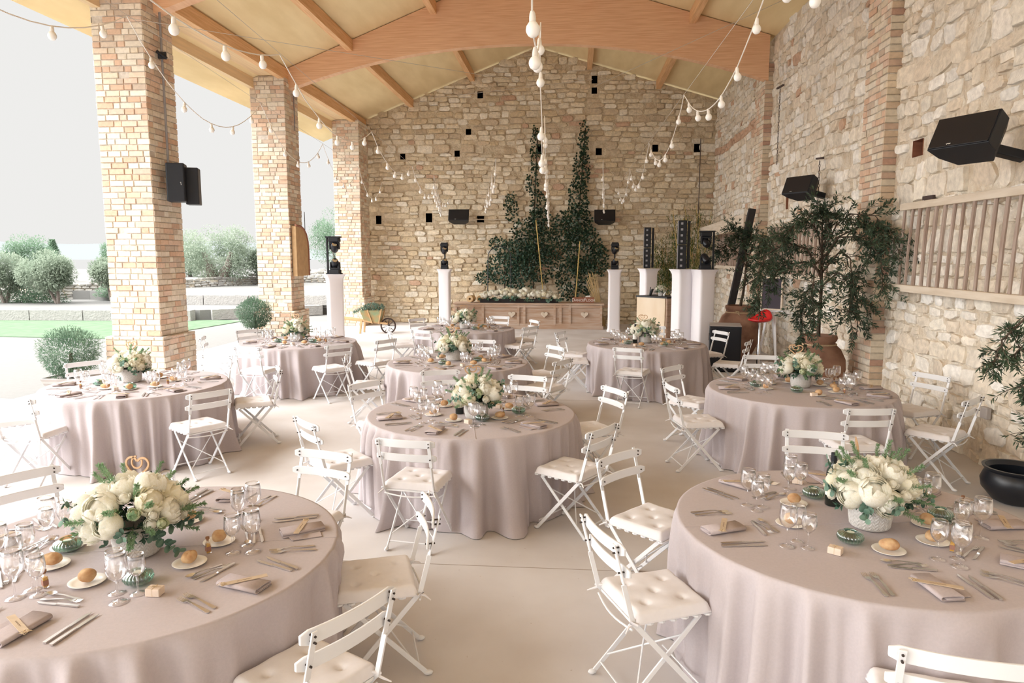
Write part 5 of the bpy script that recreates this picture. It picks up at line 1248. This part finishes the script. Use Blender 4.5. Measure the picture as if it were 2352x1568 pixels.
for i, (a, b, lab) in enumerate((((-.78, 21.5, 0), (-1.12, 21.55, 3.2), 'yellow bamboo cane leaning in the left ivy'), ((.05, 21.5, 0), (.22, 21.55, 2.55), 'yellow bamboo cane leaning in the right ivy'))):
    mb = MB(); mb.tube([a, b], .017, 7); single('bamboo_cane', mb, M['cane'], lab, 'cane')
def bamboo(p, label, n, seed, cl):
    rs = random.Random(seed); root = empty('bamboo_plant', p, label=label, cat='plant'); st = MB(); lf = MB()
    for i in range(16):
        x0 = rs.uniform(-.3, .3); tx, tz = rs.choice(cl); q = [Vector((x0, rs.uniform(-.1, .1), 0))]
        top = Vector((tx+rs.uniform(-.25, .25), rs.uniform(-.2, .2), tz+rs.uniform(-.3, .3)))
        for k in range(1, 7): t = k/6; q.append(q[0].lerp(top, t)+Vector((0, 0, .25*sin(pi*t))))
        st.tube(q, .008, 5)
        for k in range(n//16):
            t = rs.uniform(2.4, 5.99); j = int(t); c_ = q[j].lerp(q[j+1], t-j)+rdir(rs)*rs.uniform(0, .28)
            leaf(lf, c_, (rdir(rs)+Vector((0, 0, -.5))).normalized(), rs.uniform(.07, .13), .016)
    st.build('canes', M['cane'], root); lf.build('foliage', M['bamboo'], root, smooth=0); return root
bamboo((2.95, 21.2, 0), 'feathery yellow-green bamboo behind the booth and columns', 4600, 3, [(-.45, 2.4), (-.2, 2.6), (.1, 2.0), (-.5, 1.9), (.3, 2.7), (.6, 2.9)])
bamboo((3.5, 20.9, 0), 'darker bamboo tuft arching out of the far right corner above the tall speaker', 2600, 6, [(-.2, 3.4), (.1, 3.5), (-.4, 3.2), (.25, 3.1), (.1, 2.2)])
mb = MB(); rs = random.Random(3)
for i in range(30): mb.tube([(.98+rs.uniform(-.05, .05), 21.3, 0), (.82-rs.uniform(.1, .5)*.8, 21.3, .9+rs.uniform(.3, .75))], .006, 4)
tag(mb.build('dry_reeds', M['straw']), 'bundle of dry golden reeds leaning beside the right end of the counter', 'reeds', kind='stuff')
mb = MB(); mb.bar((-6.05+.8, 21.75, .1), (-4.75, 21.8, .55), .05, .05); 
# --- garlands of globe bulbs
def garland(name_lab, xa, xb, ya, yb, hooks, zh, sag, r_=.030, per=5, seed=0, support=True, wig=.02):
    rs = random.Random(seed); root = empty('string_lights', (xa, ya, zh), label=name_lab, cat='string lights'); n = hooks
    X = lambda y: xa+(xb-xa)*(y-ya)/(yb-ya); cab = []; bp = []
    ys = [ya+(yb-ya)*i/n for i in range(n+1)]
    for i in range(n):
        a, b = ys[i], ys[i+1]; sg = sag*rs.uniform(.85, 1.15)
        for k in range(16 if i < n else 17):
            t = k/16; y = a+(b-a)*t; cab.append(Vector((X(y)-xa+rs.uniform(-1, 1)*wig*.2, y-ya, -sg*4*t*(1-t))))
        for k in range(per):
            t = (k+.6)/(per+.2); y = a+(b-a)*t; bp.append((X(y)-xa, y-ya, -sg*4*t*(1-t)))
    cab.append(Vector((X(yb)-xa, yb-ya, 0)))
    mb = MB(); mb.tube(cab, .0048, 5); mb.build('cable', M['cable'], root)
    if support: mb = MB(); mb.tube([(0, 0, .01), (xb-xa, yb-ya, .01)], .0025, 4); mb.build('support_wire', M['wire'], root)
    for p in bp:
        o = bpy.data.objects.new('bulb', BULB); COL.objects.link(o); o.parent = root; o.location = p; o.rotation_euler = (rs.uniform(-.12, .12), rs.uniform(-.12, .12), 0); o.scale = (r_/.030,)*3
        s_ = bpy.data.objects.new('socket', SOCK); COL.objects.link(s_); s_.parent = o
    return root
mb = MB(); mb.lathe([(0, -.104), (.012, -.102), (.0225, -.094), (.029, -.08), (.030, -.070), (.0275, -.058), (.020, -.046), (.014, -.040), (0, -.040)], 20); o = mb.build('b', M['bulb'], smooth=180); BULB = o.data; bpy.data.objects.remove(o)
mb = MB(); mb.lathe([(0, .006), (.008, .004), (.012, -.006), (.014, -.02), (.0145, -.042), (0, -.044)], 14); o = mb.build('s', M['cable'], smooth=50); SOCK = o.data; bpy.data.objects.remove(o)
garland('twisted white string lights hanging down the middle of the hall', -.14, -.70, 1.75, 20.95, 6, 3.70, .62, per=6, seed=1, support=False)
garland('string lights on a straight wire along the right side', 1.30, 1.16, 1.5, 18.7, 5, 3.95, .45, per=6, seed=2)
garland('string lights passing in front of the nearest pillar from the top left corner', -2.15, -3.6, 2.2, 20.6, 5, 3.80, .32, per=5, seed=3)
garland('outer string lights looping between the brick pillars', -3.55, -5.6, 2.6, 20.6, 5, 4.25, .55, per=5, seed=4)
garland('far string lights looping low across the back left of the hall', -2.6, -3.9, 13.2, 20.9, 4, 3.62, .30, r_=.028, per=5, seed=6)
garland('second far string lights beside the hanging middle one', -1.3, -2.6, 12.0, 20.9, 4, 3.75, .40, r_=.028, per=5, seed=7)
garland('far string lights bunched beside the right garland', .55, .95, 13.5, 21.9, 3, 3.9, .55, r_=.028, per=4, seed=8)
for i, (a, b, lab) in enumerate((((-3.0, 15.0, 5.4), (.4, 16.2, 6.0), 'thin wire crossing below the arched beam on the left'), ((.35, 12, 4.9), (3.9, 12.4, 6.5), 'thin wire rising to the upper right corner'), ((-5.9, 9, 5.2), (-1.2, 16, 5.95), 'thin wire from the nearest pillar to the arched beam'))):
    mb = MB(); mb.tube([a, b], .004, 4); single('guy_wire', mb, M['wire'], lab, 'wire')
# ================================================================ the garden outside
random.seed(51)
def tree(p, r_, hz, trunk, label, lm, seed, n=9000, lean=(0, 0), flat=.85, nm='olive_tree', lo=.11):
    rs = random.Random(seed); root = empty(nm, p, label=label, cat='tree', group=None); lf = MB(); C = Vector((lean[0], lean[1], hz))
    blobs = []
    for i in range(26):
        d = rdir(rs); blobs.append((C+Vector((d.x*r_*.72, d.y*r_*.72, d.z*r_*.62*flat)), r_*rs.uniform(.30, .46)))
    for i in range(n):
        c_, rr = blobs[i % len(blobs)]; d = rdir(rs); q = c_+d*rr*(rs.random()**.3)
        leaf(lf, q, (d+rdir(rs)).normalized(), lo*rs.uniform(.7, 1.4), lo*.42)
    lf.build('foliage', M[lm], root, smooth=0)
    tb = MB()
    for k in range(trunk[1]):
        a = k*2*pi/trunk[1]+seed; e = C+Vector((cos(a)*r_*.5, sin(a)*r_*.3, 0)); b = Vector((cos(a)*trunk[0]*.5, sin(a)*trunk[0]*.5, 0))
        tb.tube([b, b.lerp(e, .35)+Vector((0, 0, .1)), b.lerp(e, .6)+Vector((.05, 0, 0)), e], [trunk[0], trunk[0]*.7, trunk[0]*.45, trunk[0]*.15], 7)
    tb.build('trunk', M['bark_pale'], root); return root
M['bark_pale'] = mat('glare_paled_bark', hexc(150, 140, 134), .95, col2=hexc(118, 108, 102), nscale=6, bump=.4, bscale=14, bdist=.03, spec=.08)  # lighter copy of the bark, garden sunlight put into its colour
tree((-17.2, 33.0, .62), 1.9, 1.65, (.34, 4), 'big old olive tree with a thick gnarled trunk between the first two pillars', 'far_leaf', 1, n=15000, flat=.75)
tree((-15.3, 34.0, .62), .85, 1.25, (.12, 2), 'smaller olive tree just left of the middle pillar', 'far_leaf', 2)
tree((-19.6, 25.2, .3), .95, 1.2, (.07, 2), 'pale olive tree with a leaning trunk left of the nearest pillar', 'far_leaf', 3, lean=(-.35, 0), flat=.8)
tree((-21.9, 25.4, .3), .95, 1.2, (.08, 2), 'pale olive tree cut by the left edge of the picture', 'far_leaf', 4, flat=.8)
tree((-20.2, 30.0, .6), .95, 1.35, (.1, 2), 'fresh green tree partly behind the nearest pillar', 'far_leaf2', 5)
tree((-17.9, 25.9, .4), .65, 1.1, (.06, 2), 'small round olive tree right of the leaning one', 'far_leaf', 9)
tree((-29.5, 36.0, .6), 1.3, 1.5, (.12, 2), 'taller green tree in the far left corner', 'far_leaf2', 6)
tree((-13.4, 40.0, .6), 1.6, 2.4, (.12, 2), 'green tree seen between the middle and furthest pillars', 'far_leaf2', 7, flat=1.3)
tree((-26, 46, .6), 1.3, 1.3, (.12, 2), 'distant bushy tree above the dry stone wall', 'far_leaf2', 8)
def conifer(p, h, r_, label, seed):
    rs = random.Random(seed); root = empty('cypress', p, label=label, cat='tree'); lf = MB()
    for i in range(900):
        t = rs.random()**.8; a = rs.uniform(0, 6.28); q = r_*(1-t)*rs.uniform(.5, 1); leaf(lf, Vector((q*cos(a), q*sin(a), h*(.25+.75*t))), Vector((cos(a), sin(a), .8)).normalized(), .3, .12)
    lf.build('foliage', M['far_leaf2'], root, smooth=0); mb = MB(); mb.tube([(0, 0, 0), (0, 0, h*.8)], .12, 6); mb.build('trunk', M['bark_pale'], root)
conifer((-40.5, 52, 0), 3.2, .9, 'small pointed cypress on the horizon above the leaning olive', 1)
conifer((-31.5, 50, 0), 3.0, .9, 'pointed cypress on the horizon beside the nearest pillar', 2)
# dry stone wall
WP = [Vector((-31, 26.6, 0)), Vector((-22, 27.0, 0)), Vector((-18.4, 29.0, 0)), Vector((-14.5, 36.5, 0)), Vector((-2, 38.5, 0))]
WB = MB(); L = [0]
for a, b in zip(WP, WP[1:]): L.append(L[-1]+(b-a).length)
def onwall(u):
    for i in range(len(WP)-1):
        if u <= L[i+1] or i == len(WP)-2:
            t = (u-L[i])/(L[i+1]-L[i]); d = (WP[i+1]-WP[i]).normalized(); return WP[i].lerp(WP[i+1], t), Vector((d.y, -d.x, 0))
GARD = [hexc(182, 178, 172), hexc(192, 189, 184), hexc(168, 164, 160), hexc(176, 172, 164)]
def gplace(u, z, d): q, n = onwall(u); return q+n*d+Vector((0, 0, z+.25))
stone_field(WB, 0, L[-1], 0, lambda u: 1.0+.25*sin(u*.35)+.12*sin(u*1.7), gplace, (.10, .17), (.25, .5), (), pal=GARD, prot=.06, red=0, rag=.2)
o = WB.build('rubble_stone', M['stone'], None, smooth=60, tint=True); 
core = MB()
for a, b in zip(WP, WP[1:]):
    d = (b-a).normalized(); n = Vector((-d.y, d.x, 0)); core.add([a+n*.02+Vector((0, 0, .0)), b+n*.02, b+n*.02+Vector((0, 0, .95)), a+n*.02+Vector((0, 0, .95)), a+n*.4, b+n*.4, b+n*.4+Vector((0, 0, .95)), a+n*.4+Vector((0, 0, .95))], [(0, 1, 2, 3), (5, 4, 7, 6), (3, 2, 6, 7), (1, 5, 6, 2), (4, 0, 3, 7)])
cw_ = core.build('dry_stone_wall', M['render'], smooth=0); tag(cw_, 'pale dry stone wall running behind the garden olive trees', 'wall'); o.parent = cw_
# hedge plants along the wall foot
def low_bush(p, sx, sy, sz, label, seed, lm='far_leaf2'):
    rs = random.Random(seed); lf = MB()
    for i in range(1600): d = rdir(rs); k = rs.random()**.4; leaf(lf, Vector((d.x*sx*k, d.y*sy*k, abs(d.z)*sz*k)), (d+rdir(rs)*.7).normalized(), .11, .05)
    o = single('low_bush', lf, M[lm], label, 'bush', smooth=0); o.location = p
low_bush((-21.0, 25.6, .3), 1.6, .4, .75, 'low straggling green bush at the foot of the garden wall, far left', 1)
low_bush((-18.2, 27.0, .45), 1.2, .4, .6, 'low green bush along the garden wall behind the leaning olive', 2)
mb = MB()
def hill(u, v): x = -170+230*u; return Vector((x, 130+40*v, 1.2+(2.6+1.6*sin(u*7)+.8*sin(u*19))*sin(pi*v)))
mb.grid(hill, 60, 8); struct(mb.build('hills', M['hill']))
